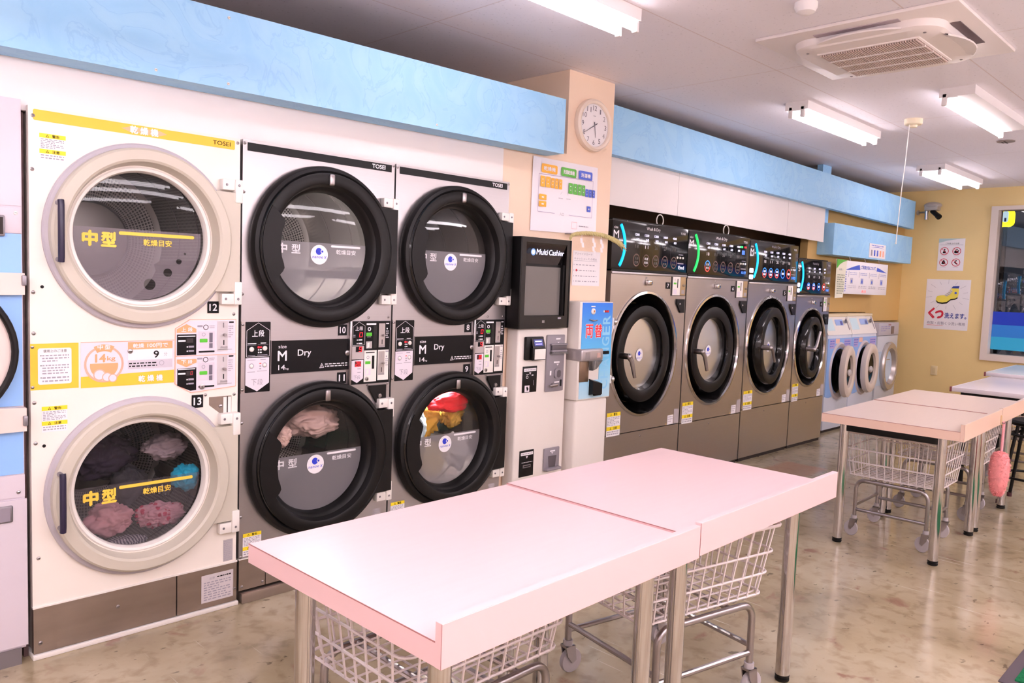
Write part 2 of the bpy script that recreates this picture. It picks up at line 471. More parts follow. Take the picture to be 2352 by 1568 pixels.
# ------------------------------------------------------------------ the room
ZC = 2.745
b = B(); b.box(-3.2, 10.1, -5.6, 1.1, -.1, 0, floor_mat); struct(b.build('floor'))
b = B(); b.box(-3.2, 10.1, -5.6, 1.1, ZC, ZC+.1, ceil_mat); struct(b.build('ceiling'))
b = B(); b.box(-3.2, 9.7, .9, 1.05, 0, ZC, unlit_brown_wall); struct(b.build('wall_back'))
b = B(); b.box(-3.2, -3.05, -5.5, .9, 0, ZC, white_panel); struct(b.build('wall_left'))
b = B(); b.box(-3.05, 9.7, -5.55, -5.4, 0, ZC, white_panel); struct(b.build('wall_front'))
# end wall with the window opening
wy0, wy1, wz0, wz1 = -3.3, -.577, .737, 2.527
b = B()
for y0, y1, z0, z1 in ((wy1, .9, 0, ZC), (-5.4, wy0, 0, ZC), (wy0, wy1, 0, wz0), (wy0, wy1, wz1, ZC)):
    b.box(9.7, 9.85, y0, y1, z0, z1, yellow_wall)
struct(b.build('wall_right'))
# alcove wall over the small washers, and panels above the machines
b = B(); b.box(7.0, 9.698, .37, .45, 1.25, 2.56, alcove_shade_wall); b.box(8.62, 9.698, .37, .45, 1.145, 1.25, alcove_shade_wall)
struct(b.build('wall_alcove'))
b = B(); b.box(-3.04, -.08, .03, .06, 1.99, 2.42, white_panel); b.box(-.076, 2.35, .03, .06, 1.99, 2.42, white_panel)
struct(b.build('trim_1'))
b = B()
for x0, x1, za, zb in ((3.345, 4.466, 2.015, 2.005), (4.47, 6.31, 2.005, 1.975), (6.314, 7.12, 1.975, 1.965)):
    b.add([(x0, .265, za), (x1, .265, zb), (x1, .265, 2.5), (x0, .265, 2.5), (x0, .28, za), (x1, .28, zb), (x1, .28, 2.5), (x0, .28, 2.5)],
          [(0, 1, 2, 3), (5, 4, 7, 6), (0, 4, 5, 1), (1, 5, 6, 2), (0, 3, 7, 4)], white_panel)
struct(b.build('trim_2'))
b = B(); b.box(2.36, 3.336, .04, .89, 0, 2.24, peach_wall); b.box(2.893, 3.336, .04, .89, 2.24, ZC-.001, peach_wall)
struct(b.build('pillar'))
# blue beams
def sloped(x0, x1, y0, y1, zb0, zb1, zt0, zt1, m):
    bb = B()
    bb.add([(x0, y0, zb0), (x1, y0, zb1), (x1, y1, zb1), (x0, y1, zb0), (x0, y0, zt0), (x1, y0, zt1), (x1, y1, zt1), (x0, y1, zt0)],
           [(3, 2, 1, 0), (4, 5, 6, 7), (0, 1, 5, 4), (1, 2, 6, 5), (2, 3, 7, 6), (3, 0, 4, 7)], m)
    return bb
bb = sloped(-3.04, 2.70, -.11, .028, 2.125, 2.20, 2.42, 2.51, blue_paint)
for x, z in ((.42, 2.46), (.68, 2.45), (.40, 2.19), (.68, 2.195), (1.75, 2.21)): bb.screw(x, z, -.11, .006, white_plastic)
struct(bb.build('beam'))
bb = sloped(3.338, 9.5, .20, .262, 2.345, 2.265, 2.675, 2.598, blue_paint); struct(bb.build('beam'))
bb = B(); bb.box(7.21, 9.48, .20, .368, 1.845, 2.165, blue_paint); struct(bb.build('beam'))
bb = B(); bb.box(7.10, 7.30, .31, .368, 2.17, ZC-.002, blue_paint); struct(bb.build('post'))
# window in the end wall
fr = mat('window_frame_paint', '#e6d9cf', .45)
b = B()
for y0, y1, z0, z1 in ((wy1-.075, wy1, wz0, wz1), (wy0, wy0+.075, wz0, wz1), (wy0+.075, wy1-.075, wz0, wz0+.075), (wy0+.075, wy1-.075, wz1-.045, wz1)):
    b.box(9.67, 9.86, y0, y1, z0, z1, fr)
win = struct(b.build('window_1'))
b = B(); b.box(9.79, 9.796, wy0+.07, wy1-.07, wz0+.07, wz1-.04, night_glass); b.build('window_pane', win)
b = B()
for z0, z1, c in ((1.158, 1.311, '#1c3fc4'), (1.015, 1.158, '#2f86e0'), (.867, 1.015, '#35b7e4')):
    b.box(9.786, 9.789, wy0+.076, wy1-.076, z0, z1, mat('stripe'+c, c, .4))
b.build('window_stripes', win, label='blue striped film across the glass')
# night outside
b = B(); b.box(9.9, 14, -6, 2, -.1, -.001, mat('night_asphalt', '#2a2a2c', .8)); struct(b.build('ground'))
b = B(); b.prism(rrect(-.1, .1, -.12, .12, .07), -.03, .03, mat('lit_yellow_sign', '#e8e020', .5, 0, 1.0)); b.prism(rrect(-.035, .035, -.06, .09, .03), -.034, -.03, mat('sign_pale', '#bcd9e8', .5, 0, .6)); b.rect(-.012, .012, -.05, .0, -.0345, blue_soft)
tag(b.build('hanging_sign', None, (11.5, -.30, 2.55), (0, 0, R(-90))), 'small rounded yellow sign glowing outside the window, top left', 'sign')
b = B(); b.box(11.45, 11.55, -.42, -.18, 2.66, 2.72, black_satin); b.rod((11.5, -.3, 0), (11.5, -.3, 2.66), .03, black_satin); struct(b.build('signpost'))
# ------------------------------------------------------------------ shared machine pieces
W = .794
def seven(b, s, x0, x1, z0, z1, y, m):        # digits of a red display
    SEG = {'0': 'abcdef', '9': 'abcdfg', '2': 'abged', '6': 'acdefg', '1': 'bc', '8': 'abcdefg'}
    n = len(s); wd = (x1-x0)/n; t = (z1-z0)*.12; k = (z1-z0)*.06
    for i, c in enumerate(s):
        a, e = x0+wd*(i+.15), x0+wd*(i+.9); zm = (z0+z1)/2; sl = lambda z: (z-z0)*.12
        bars = {'a': (a, e, z1-t, z1), 'g': (a, e, zm-t/2, zm+t/2), 'd': (a, e, z0, z0+t),
                'f': (a, a+t, zm, z1), 'b': (e-t, e, zm, z1), 'e': (a, a+t, z0, zm), 'c': (e-t, e, z0, zm)}
        for q in SEG[c]:
            xa, xb, za, zb = bars[q]
            b.flat([(xa+sl(za), za), (xb+sl(za), za), (xb+sl(zb), zb), (xa+sl(zb), zb)], y, m)

def warning_label(parent, x0, x1, z0, z1, y, seed, rows=(6, 2), split=.58):
    b = B(); b.rect(x0, x1, z0, z1, y, paper); y -= .0006
    h = z1-z0; wd = x1-x0
    def head(zt, t):
        b.rect(x0, x1, zt-h*.16, zt, y, warn_yellow)
        zc = zt-h*.08
        b.flat([(x0+wd*.24, zc-h*.05), (x0+wd*.36, zc-h*.05), (x0+wd*.30, zc+h*.055)], y-.0006, black_ink)
        b.flat([(x0+wd*.265, zc-h*.038), (x0+wd*.335, zc-h*.038), (x0+wd*.30, zc+h*.03)], y-.0009, warn_yellow)
        b.text(t, x0+wd*.48, x0+wd*.76, zc-h*.055, zc+h*.055, y-.0006, black_ink, .01)
    head(z1, '警告'); zs = z1-h*split; head(zs, '注意')
    b.print_(x0+wd*.05, x1-wd*.06, zs+h*.03, z1-h*.18, rows[0], y-.0006, grey_ink, .85, seed)
    b.print_(x0+wd*.05, x1-wd*.06, z0+h*.05, zs-h*.18, rows[1], y-.0006, grey_ink, .85, seed+1)
    return b.build('warning_label', parent)

def number_plate(parent, s, x0, x1, z0, z1, y=-.001):
    b = B(); b.box(x0, x1, y-.001, y, z0, z1, black_ink)
    wd = (x1-x0); n = len(s); m = .16 if n > 1 else .28
    b.text(s, x0+wd*m, x1-wd*m, z0+(z1-z0)*.2, z1-(z1-z0)*.2, y-.0016, white_ink, .03)
    return b.build('number_plate', parent)

def drum(parent, cx, cz, r, depth, y0=.045, smooth=False):
    b = B(); barrel = drum_smooth if smooth else drum_steel
    b.lathe(cx, cz, [(r*.86, y0), (r*.98, y0+.012), (r, y0+.03), (r, y0+depth)], [drum_plain, drum_plain, barrel], 48, 1., True)
    for yy in (y0+depth*.33, y0+depth*.66): b.lathe(cx, cz, [(r-.0005, yy), (r-.002, yy+.001), (r-.002, yy+.004), (r-.0005, yy+.005)], dark_gap, 48)
    b.lathe(cx, cz, [(r, y0+depth), (r*.92, y0+depth+.01), (r*.55, y0+depth+.012), (r*.5, y0+depth-.012), (.0005, y0+depth-.012)], [drum_plain, drum_steel, drum_plain, drum_plain], 48, 1., True)
    for a in (100, 220, 340):
        c, s = math.cos(R(a)), math.sin(R(a)); p = Vector((cx+r*.92*c, 0, cz+r*.92*s)); q = Vector((cx+r*c, 0, cz+r*s)); t = Vector((-s, 0, c))*.035
        pts = [q-t, p, q+t]
        b.add([(v.x, y0+.03, v.z) for v in pts]+[(v.x, y0+depth-.02, v.z) for v in pts], [(0, 1, 2), (0, 3, 4, 1), (1, 4, 5, 2), (5, 4, 3)], drum_plain)
    return b.build('drum', parent)

def hinge(parent, x, z, flip, y=-.012):
    """white nylon L-shaped hinge bracket, knuckle towards the frame edge"""
    b = B(); s = -1 if flip else 1
    b.box(x-.085, x-.022, y-.022, y+.012, min(z, z+s*.045), max(z, z+s*.045), white_plastic, .004)
    b.box(x-.034, x, y-.03, y+.012, min(z-s*.05, z+s*.046), max(z-s*.05, z+s*.046), white_plastic, .005)
    for q in (-.068, -.018): b.lathe(x+q, z+s*.022, [(.0055, y-.0225-(.008 if q > -.03 else 0)), (.004, y-.025-(.008 if q > -.03 else 0)), (.0004, y-.025-(.008 if q > -.03 else 0))], grey_metal, 10)
    return b.build('hinge', parent)

def kanji_film(parent, cx, cz, r, ztop, y, film, ink, small_ink, badge, bubbles=False):
    b = B()
    out = segment(cx, cz, r, ztop, 48)
    if bubbles:
        hs = []
        for hx, hz, hr in ((.36, 1.352-.0, .029), (.452, 1.390, .0225), (.522, 1.438, .017), (.566, 1.484, .011), (.59, 1.516, .005)):
            hx -= .025
            if math.hypot(hx-cx, hz-cz)+hr < r: hs.append(circle(hx, hz, hr, 20))
        b.holed(out, hs, y, film)
    else: b.flat(out, y, film)
    dz = ztop-1.60
    y -= .0015
    if badge:
        b.text('中', .178+.0, .226, 1.545+dz, 1.590+dz, y, ink, .03); b.text('型', .247, .292, 1.546+dz, 1.588+dz, y, ink, .02)
        b.prism(rrect(.450, .612, 1.583+dz, 1.593+dz, .005), y, y+.0002, ink)
        b.text('乾燥目安', .478, .586, 1.552+dz, 1.574+dz, y, small_ink, .015)
        b.disc(.389, 1.546+dz, .045, y, white_ink, 40)
        b.disc(.386, 1.561+dz, .016, y-.0006, blue_ink, 24); b.disc(.403, 1.561+dz, .008, y-.0009, white_ink, 16); b.disc(.404, 1.561+dz, .0052, y-.0012, blue_ink, 16)
        b.text('nanoe', .352, .408, 1.529+dz, 1.538+dz, y-.0006, blue_ink, 0, .2); b.text('X', .413, .427, 1.529+dz, 1.541+dz, y-.0006, blue_ink, .03, .3)
    else:
        b.text('中', .182, .238, 1.528+dz, 1.588+dz, y, ink, .06); b.text('型', .248, .304, 1.528+dz, 1.586+dz, y, ink, .05)
        b.prism(rrect(.312, .602, 1.577+dz, 1.590+dz, .006), y, y+.0002, ink)
        b.text('乾燥目安', .402, .512, 1.540+dz, 1.566+dz, y, small_ink, .03)
    return b.build('window_film', parent)

# ------------------------------------------------------------------ cream stacked dryer
def cream_dryer():
    t = thing('stacked_dryer', 'cream stacked tumble dryer with yellow top strip and beige round doors', 'dryer', (0, 0, 0))
    holes = [circle(.397, 1.573, .268), circle(.397, .597, .268)]
    b = B()
    b.holed([(.007, .195), (.786, .195), (.786, 2.006), (.007, 2.006)], holes, 0, cream, .025)
    for x0, x1, z0, z1 in ((.01, .783, 1.99, 2.003), (.01, .783, .2, .21)): pass
    b.box(.012, .018, .026, .86, .03, 2.0, cream); b.box(.776, .782, .026, .86, .03, 2.0, cream); b.box(.012, .782, .026, .86, 1.985, 2.0, cream); b.box(.012, .782, .85, .86, .03, 2.0, cream)
    b.box(.018, .776, .3, .85, 1.08, 1.09, dark_gap)
    for x, z in ((.022, 1.972), (.018, 1.786), (.018, 1.353), (.018, 1.206), (.018, .955), (.021, .807), (.027, .38), (.775, 1.988), (.765, 1.273), (.77, .93), (.645, .937)): b.screw(x, z, 0)
    b.lathe(.046, 1.373, [(.006, -.001), (.0004, -.001)], black_ink, 12); b.lathe(.048, .795, [(.006, -.001), (.0004, -.001)], black_ink, 12)
    b.build('cabinet', t)
    # name strip
    b = B(); b.flat(rrect(.022, .762, 1.957, 1.995, .006), -.001, yellow_print)
    b.flat([(.315, 1.976), (.345, 1.986), (.455, 1.986), (.485, 1.976), (.455, 1.966), (.345, 1.966)], -.0015, mat('strip_fade', '#f8b98c', .5))
    for i, c in enumerate('乾燥機'): b.text(c, .345+.038*i, .375+.038*i, 1.961, 1.991, -.002, white_ink, .05)
    b.text('TOSEI', .668, .742, 1.968, 1.985, -.002, black_ink, 0)
    b.build('name_strip', t)
    for cz, low in ((1.573, False), (.597, True)):
        cx = .397
        b = B()
        b.lathe(cx, cz, [(.353, 0), (.353, -.012), (.348, -.018), (.336, -.02)], gasket, 96)
        b.lathe(cx, cz, [(.336, -.02), (.334, -.046), (.326, -.054), (.292, -.055), (.283, -.049), (.272, -.012), (.270, .018)], beige, 96)
        b.prism([(cx+.318*math.cos(R(a)), cz+.318*math.sin(R(a))) for a in range(-40, 41, 4)][::-1]+[(.772, cz-.204), (.772, cz+.204)], -.038, -.002, beige)
        d = b.build('door', t, label='round beige dryer door')
        b = B(); b.lathe(cx, cz, [(.270, .018), (.268, .002), (.262, -.004), (.252, -.002), (.2465, .012), (.246, .03)], white_plastic, 96); b.build('inner_rim', d)
        b = B(); b.lathe(cx, cz, [(.247, .026), (.2, .024), (.1, .022), (.0005, .022)], glass, 64); b.build('door_glass', d)
        kanji_film(d, .385, cz, .2445, 1.60 if not low else .61, .0205, film_clear if low else film_dark, yellow_ink, yellow_ink, False, not low)
        b = B()
        for dz in (.10, -.10): b.tube([(.083, -.055, cz+dz), (.083, -.088, cz+dz)], .009, grey_metal, 10)
        b.tube([(.083, -.092, cz-.108), (.083, -.096, cz-.09), (.083, -.096, cz+.09), (.083, -.092, cz+.108)], .011, mat('navy_handle', '#241d3a', .35), 12)
        b.build('handle', d)
        hinge(d, .782, cz+.213, False); hinge(d, .782, cz-.213, True)
        drum(t, cx, cz, .325, .62)
        warning_label(t, .041, .125, cz+.248, cz+.342, -.0012, 3 if low else 5)
    number_plate(t, '12', .650, .699, 1.277, 1.326); number_plate(t, '13', .587, .635, .886, .940)
    # yellow notice
    b = B(); b.rect(.006, .164, 1.001, 1.169, -.001, yellow_print); b.flat(rrect(.03, .140, 1.020, 1.152, .008), -.0016, paper)
    b.text('使用上のご注意', .048, .124, 1.136, 1.147, -.0022, black_ink, .0)
    for i, (z0, z1, n) in enumerate(((1.100, 1.130, 3), (1.055, 1.094, 4), (1.026, 1.05, 2))): b.print_(.044, .132, z0, z1, n, -.0022, grey_ink, .9, i+3); b.disc(.040, z1-.005, .002, -.0022, black_ink, 8)
    for z in (1.157, 1.012): b.screw(.013, z, -.001, .006)
    b.build('notice_panel', t)
    # price panel
    b = B(); b.flat(rrect(.171, .515, .998, 1.171, .008), -.001, lilac_print)
    b.prism(rrect(.171, .515, .998, 1.171, .008), -.0012, -.0008, lilac_print)
    b.flat([(.171, .998), (.515, .998), (.515, 1.050), (.171, 1.040)], -.0018, yellow_print)
    b.rect(.171, .515, 1.168, 1.171, -.0019, orange_line)
    b.ring(.252, 1.085, .062, .07, -.0024, orange_line, 40); b.disc(.252, 1.085, .062, -.0023, lilac_print, 40)
    b.flat(segment(.252, 1.08, .05, 1.088, 30), -.0028, orange_print)
    b.ring(.252, 1.082, .052, .078, -.003, orange_print, 12, 1, 62, 118)
    for i, c in enumerate('中型'): b.text(c, .228+.026*i, .248+.026*i, 1.141, 1.159, -.0036, white_ink, .03)
    b.text('14', .220, .258, 1.092, 1.124, -.0034, orange_print, .05); b.text('kg', .262, .292, 1.093, 1.115, -.0034, orange_print, .02)
    for q, (x, z, r) in enumerate(((.235, 1.045, .022), (.262, 1.035, .018), (.282, 1.030, .016))): b.disc(x, z, r, -.0034-.0003*q, orange_line, 20); b.disc(x, z, r*.8, -.0035-.0003*q, lilac_print, 20)
    b.rect(.338, .508, 1.137, 1.166, -.0024, orange_print)
    b.text('乾燥', .356, .398, 1.142, 1.160, -.003, white_ink, .03); b.text('100円で', .410, .490, 1.142, 1.160, -.003, white_ink, .03)
    b.rect(.338, .508, 1.095, 1.137, -.0024, paper); b.text('9', .434, .455, 1.101, 1.130, -.003, black_ink, .03); b.text('分', .474, .488, 1.107, 1.122, -.003, grey_ink, 0)
    b.rect(.338, .508, 1.062, 1.095, -.0024, mat('lilac_grey', '#cfc8d4', .5)); b.print_(.342, .448, 1.066, 1.088, 2, -.003, black_ink, .9, 9); b.ring(.465, 1.08, .008, .01, -.003, grey_ink, 16)
    for i, c in enumerate('乾燥機'): b.text(c, .376+.034*i, .402+.034*i, 1.008, 1.034, -.003, white_ink, .04)
    b.screw(.346, 1.131, -.003, .01)
    b.build('price_panel', t)
    # coin panel
    X = lambda p: .518+(p-80)/920*.258
    Z = lambda p: 1.252-(p-70)/1125*.302
    def outl(k): return [(X(80+k), Z(205+k*.6)), (X(80+k), Z(1045-k*.4)), (X(310+k*.4), Z(1195-k)), (X(1000-k), Z(1140-k)), (X(995-k), Z(70+k)), (X(290+k*.3), Z(70+k))]
    b = B(); o = outl(0); b.prism(o, -.0035, -.0005, orange_line); b.flat(outl(9), -.0038, white_plastic); b.flat(outl(16), -.0041, lilac_print)
    y = -.0046
    def r(a, c, e, f, m, yy=0): b.rect(X(a), X(c), Z(f), Z(e), y-yy, m)
    r(80, 995, 618, 630, orange_line)
    b.flat([(X(100), Z(270)), (X(385), Z(270)), (X(385), Z(215)), (X(240), Z(140)), (X(100), Z(215))], y, orange_print)
    b.flat([(X(105), Z(672)), (X(390), Z(672)), (X(390), Z(730)), (X(240), Z(795)), (X(105), Z(730))][::-1], y, orange_print)
    for s_, z0, z1 in (('上段', 255, 190), ('下段', 745, 685)):
        for i, c in enumerate(s_): b.text(c, X(165+95*i), X(235+95*i), Z(z0), Z(z1), y-.0006, white_ink, .03)
    r(103, 385, 295, 610, black_panel); b.flat([(X(110), Z(1070)), (X(300), Z(1160)), (X(388), Z(1155)), (X(388), Z(805)), (X(110), Z(815))], y, black_panel)
    for k in (0, 500):
        r(120, 370, 318+k, 332+k, white_ink, .0006); r(122, 228, 380+k, 405+k, white_ink, .0006); r(270, 350, 470+k, 498+k, grey_ink, .0006); r(270, 350, 538+k, 562+k, grey_ink, .0006)
        b.disc(X(252), Z(486+k), .003, y-.0006, white_ink, 10); b.disc(X(252), Z(552+k), .003, y-.0006, white_ink, 10)
        r(240, 340, 355+k, 425+k, mat('unlit_display', '#2a2426', .3), .0006)
        r(410, 660, 255+k*.97, 520+k*.98, mat('lilac_card', '#d9d0de', .5))
        b.ring(X(525), Z(193+k), .0085, .011, y-.0006, black_ink, 24); b.flat(rrect(X(398), X(478), Z(187+k), Z(160+k), .003), y-.0006, grey_ink)
        b.print_(X(582), X(662), Z(215+k), Z(160+k), 2, y-.0006, grey_ink, .85, 4)
        b.ring(X(493), Z(303+k), .0055, .0075, y-.0009, grey_ink, 20)
        b.flat(rrect(X(433), X(550), Z(425+k), Z(370+k), .003), y-.0009, green_button)
        r(577, 628, 278+k, 515+k, mat('slot_grey', '#6c6676', .4), .0009); r(577, 628, 430+k, 440+k, lilac_print, .0012)
        b.flat(rrect(X(420), X(660), Z(582+k*1.08), Z(555+k*1.08), .003), y-.0009, black_panel)
        r(700, 860, 100+k*1.06, 570+k*1.06, mat('coin_plate', '#cdc6c9', .35), .0006)
        b.rod((X(805), y, Z(315+k*1.07)), (X(805), y-.016, Z(315+k*1.07)), .006, chrome_dull, 12)
        r(792, 808, 395+k*1.07, 475+k*1.07, black_ink, .0012); b.rod((X(795), y-.002, Z(200+k*1.07)), (X(790), y-.004, Z(125+k*1.07)), .0015, grey_metal, 6)
        b.flat([(X(745), Z(525+k*1.08)), (X(862), Z(525+k*1.08)), (X(858), Z(490+k*1.08)), (X(800), Z(500+k*1.08)), (X(752), Z(490+k*1.08))], y-.0012, mat('cup_grey', '#a49da0', .35))
        b.flat(rrect(X(878), X(955), Z(130+k*1.07), Z(105+k*1.07), .003), y-.0006, black_panel)
        b.print_(X(875), X(950), Z(365+k*1.07), Z(165+k*1.07), 6, y-.0006, grey_ink, .8, 7+k); r(720, 930, 525+k*1.08+15, 525+k*1.08+22, grey_ink, .0006)
    seven(b, '0', X(290), X(335), Z(915), Z(862), y-.0012, dim_led)
    b.lathe(X(470), Z(1110), [(.0105, y), (.0105, y-.004), (.006, y-.005), (.0004, y-.005)], chrome_dull, 20); b.rect(X(466), X(474), Z(1125), Z(1098), y-.0055, black_ink)
    b.build('coin_panel', t)
    # steel hinge pocket by plate 13
    b = B(); b.flat([(.66, .926), (.66, .893), (.722, .842), (.758, .842), (.758, .926)][::-1], -.001, steel_kick)
    b.rect(.722, .737, .850, .922, -.002, white_plastic); b.rect(.742, .756, .850, .922, -.002, white_plastic); b.rect(.737, .742, .845, .924, -.0015, dark_gap)
    b.screw(.710, .884, -.002, .009); b.build('hinge_pocket', t)
    b = B(); b.rect(.728, .770, .205, .30, -.001, mat('silver_label', '#b4adb0', .4)); b.print_(.731, .767, .208, .297, 11, -.0016, grey_ink, .6, 4); b.build('rating_plate', t)
    # kick plates
    b = B()
    b.box(.008, .526, -.004, .02, .022, .193, steel_kick); b.box(.531, .788, -.004, .02, .022, .193, steel_kick)
    b.box(.006, .79, -.006, .02, .193, .199, white_plastic)
    for x, z in ((.30, .125), (.03, .06), (.778, .075)): b.screw(x, z, -.004, .008)
    b.rect(.632, .772, .045, .165, -.005, mat('notice_grey', '#d5cdd0', .5)); b.text('注意', .665, .69, .142, .152, -.0056, grey_ink); b.print_(.70, .762, .142, .154, 1, -.0056, black_ink, .9, 2); b.print_(.642, .762, .052, .136, 8, -.0056, grey_ink, .9, 3)
    b.build('kick_plate', t)
    b = B(); b.box(.004, .794, -.012, .5, .0, .019, white_plastic, .003); b.build('sill', t)
    return t

# ------------------------------------------------------------------ steel stacked dryers
def added_drum_lamp(t, cx, cz):                      # assumed, unseen bulb added to brighten the drum and its film
    b = B(); b.ball((cx+.03, .105, cz+.285), .02, mat('added_drum_bulb', (1, .94, .92), .5, 0, DRUM_GLOW), 1.6, 1, .7, 12); b.build('added_drum_lamp', t)
def steel_door(t, cx, cz, low):
    b = B()
    b.lathe(cx, cz, [(.361, 0), (.366, -.012), (.365, -.03), (.357, -.046), (.343, -.053), (.339, -.049), (.336, -.052), (.333, -.058), (.325, -.061), (.292, -.061), (.283, -.057), (.277, -.045), (.272, -.028), (.262, -.022), (.254, -.008), (.251, .012), (.250, .03)],
            [black_rubber]*5+[black_gloss]*2+[black_plastic]*6+[black_plastic]*3, 96)
    b.prism([(cx+.325*math.cos(R(a)), cz+.325*math.sin(R(a))) for a in range(-39, 40, 3)][::-1]+[(.779, cz-.204), (.779, cz+.204)], -.05, -.003, black_plastic)
    d = b.build('door', t, label='round black dryer door')
    b = B(); b.lathe(cx, cz, [(.252, .026), (.2, .024), (.1, .022), (.0005, .022)], glass, 64); b.build('door_glass', d)
    kanji_film(d, .393, cz, .2485, cz+.022, .0205, film_grey, white_ink, white_ink, True)
    # waisted grip plate on the left
    pts = []
    for a in range(150, 211, 3): pts.append((cx+.331*math.cos(R(a)), cz+.331*math.sin(R(a))))
    inner = [(208, .290), (206, .262), (203.5, .249), (199, .2455), (192, .2475), (180, .2485), (168, .2475), (161, .2455), (156.5, .249), (154, .262), (152, .290)]
    for a, r in inner: pts.append((cx+r*math.cos(R(a)), cz+r*math.sin(R(a))))
    b = B(); b.prism(pts, -.0645, -.052, black_satin); b.build('grip_plate', d)
    b = B(); b.box(cx-.014, cx+.014, -.073, -.055, cz+.277, cz+.330, chrome_dull, .008, 3); b.build('latch', d)
    hinge(d, .792, cz+.212, False, -.012); hinge(d, .792, cz-.212, True, -.012)
    return d

def steel_dryer(x, nums, low_time, label):
    t = thing('stacked_dryer', label, 'dryer', (x, 0, 0), 0, 'steel stacked dryers')
    cx = .397
    b = B()
    b.holed([(.004, .2), (.789, .2), (.789, 2.008), (.004, 2.008)], [circle(cx, 1.576, .256), circle(cx, .597, .256)], 0, steel, .025)
    for a, c in ((.010, .016), (.776, .782)): b.box(a, c, .026, .039 if x > 1.5 and a > .5 else .86, .03, 2.0, grey_metal)
    b.box(.016, .74, .84, .86, .03, 2.0, grey_metal); b.box(.016, .74, .026, .86, 1.985, 2.0, grey_metal)
    b.box(.02, .74, .3, .84, 1.08, 1.09, dark_gap)
    for sx, sz in ((.012, 1.993), (.010, 1.79), (.009, 1.358), (.781, 1.995), (.656, 1.254), (.772, 1.255), (.655, .926), (.776, .925), (.012, .80), (.012, .385), (.013, .205)): b.screw(sx, sz, 0)
    b.build('cabinet', t)
    b = B(); b.rect(.024, .770, 1.963, 1.998, -.001, black_panel); b.text('TOSEI', .655, .732, 1.971, 1.991, -.0016, white_ink, .035); b.build('name_strip', t)
    for cz, low in ((1.576, False), (.597, True)):
        steel_door(t, cx, cz, low); drum(t, cx, cz, .325, .62, .045, True)
        if (nums[0] == '10') != low: added_drum_lamp(t, cx, cz)
    # programme panel, left
    X = lambda p: .022+(p-130)/345*.116
    Z = lambda p: 1.239-(p-235)/945*.307
    b = B(); b.box(.004, .022, -.003, 0, .93, 1.241, steel_warm); b.prism(rrect(.022, .139, .932, 1.239, .004), -.004, 0, black_panel)
    y = -.0046
    def r(a, c, e, f, m, yy=0): b.rect(X(a), X(c), Z(f), Z(e), y-yy, m)
    def seg(p, q, m=white_ink, h=2.2):
        a = Vector((X(p[0]), 0, Z(p[1]))); c = Vector((X(q[0]), 0, Z(q[1]))); dd = (c-a).normalized(); nn = Vector((-dd.z, 0, dd.x))*.0008
        b.poly([(v.x, y-.0006, v.z) for v in (a-nn, c-nn, c+nn, a+nn)], m)
    P = [(148, 700), (148, 350), (305, 248), (463, 350), (463, 700)]
    for i in range(5): seg(P[i], P[(i+1) % 5])
    for i, c in enumerate('上段'): b.text(c, X(220+88*i), X(300+88*i), Z(432), Z(345), y-.0006, white_ink, .02)
    r(160, 280, 520, 530, white_ink, .0006); r(340, 415, 514, 526, white_ink, .0006); r(150, 280, 543, 546, grey_ink, .0006); r(300, 445, 539, 542, grey_ink, .0006)
    for px_, py_, m_ in ((215, 600, white_plastic), (398, 592, white_plastic)): b.lathe(X(px_), Z(py_), [(.0105, y), (.0105, y-.003), (.007, y-.006), (.0004, y-.0065)], m_, 20)
    for py_, m_ in ((575, red_led), (610, white_ink), (645, white_ink)): b.disc(X(312), Z(py_), .005 if m_ is red_led else .0035, y-.0009, m_, 14); r(330, 356, py_-8, py_+8, red_led if m_ is red_led else white_ink, .0006)
    r(165, 265, 680, 687, grey_ink, .0006); r(295, 435, 676, 683, grey_ink, .0006)
    b.flat([(X(135), Z(1078)), (X(297), Z(1168)), (X(463), Z(1060)), (X(463), Z(715)), (X(135), Z(718))], y, lilac_print)
    for px_, py_ in ((216, 825), (397, 818)): b.ring(X(px_), Z(py_), .0088, .0115, y-.0006, grey_ink, 24); b.lathe(X(px_), Z(py_), [(.0085, y-.0006), (.006, y-.004), (.0004, y-.0045)], white_plastic, 20)
    r(160, 270, 740, 750, mat('pale_print', '#c8bfd0', .6), .0006); r(340, 412, 735, 748, grey_ink, .0006)
    for py_, m_ in ((793, ring_red), (830, grey_ink), (865, grey_ink)): r(325, 352, py_-8, py_+8, m_, .0006)
    r(160, 265, 900, 908, grey_ink, .0006); r(295, 430, 893, 900, grey_ink, .0006)
    for i, c in enumerate('下段'): b.text(c, X(215+85*i), X(290+85*i), Z(1085), Z(1003), y-.0006, grey_ink, -.008)
    for sz in (1.228, .946): b.screw(.011, sz, -.003, .007)
    b.build('programme_panel', t)
    # size panel
    X = lambda p: .143+(p-490)/1030*.405
    Z = lambda p: 1.154-(p-475)/425*.147
    b = B(); b.box(.140, .549, -.006, 0, 1.004, 1.157, chrome_dull); b.rect(.143, .540, 1.007, 1.154, -.0066, black_panel)
    y = -.0072
    b.text('size', X(575), X(675), Z(572), Z(530), y, white_ink, .01); b.text('M', X(567), X(680), Z(735), Z(604), y, white_ink, .025); b.text('14', X(575), X(658), Z(852), Z(787), y, white_ink, .01); b.text('kg', X(664), X(704), Z(858), Z(826), y, white_ink)
    b.text('Dry', X(817), X(992), Z(706), Z(596), y, white_ink, .012)
    tri = [(1103, 858), (1167, 854), (1134, 788)]
    b.flat([(X(p), Z(q)) for p, q in tri], y, white_ink); b.flat([(X(1112), Z(850)), (X(1157), Z(848)), (X(1134), Z(800))], y-.0005, black_panel); b.rect(X(1131), X(1138), Z(842), Z(815), y-.001, white_ink)
    b.print_(X(1178), X(1488), Z(852), Z(792), 2, y, white_ink, .93, 5)
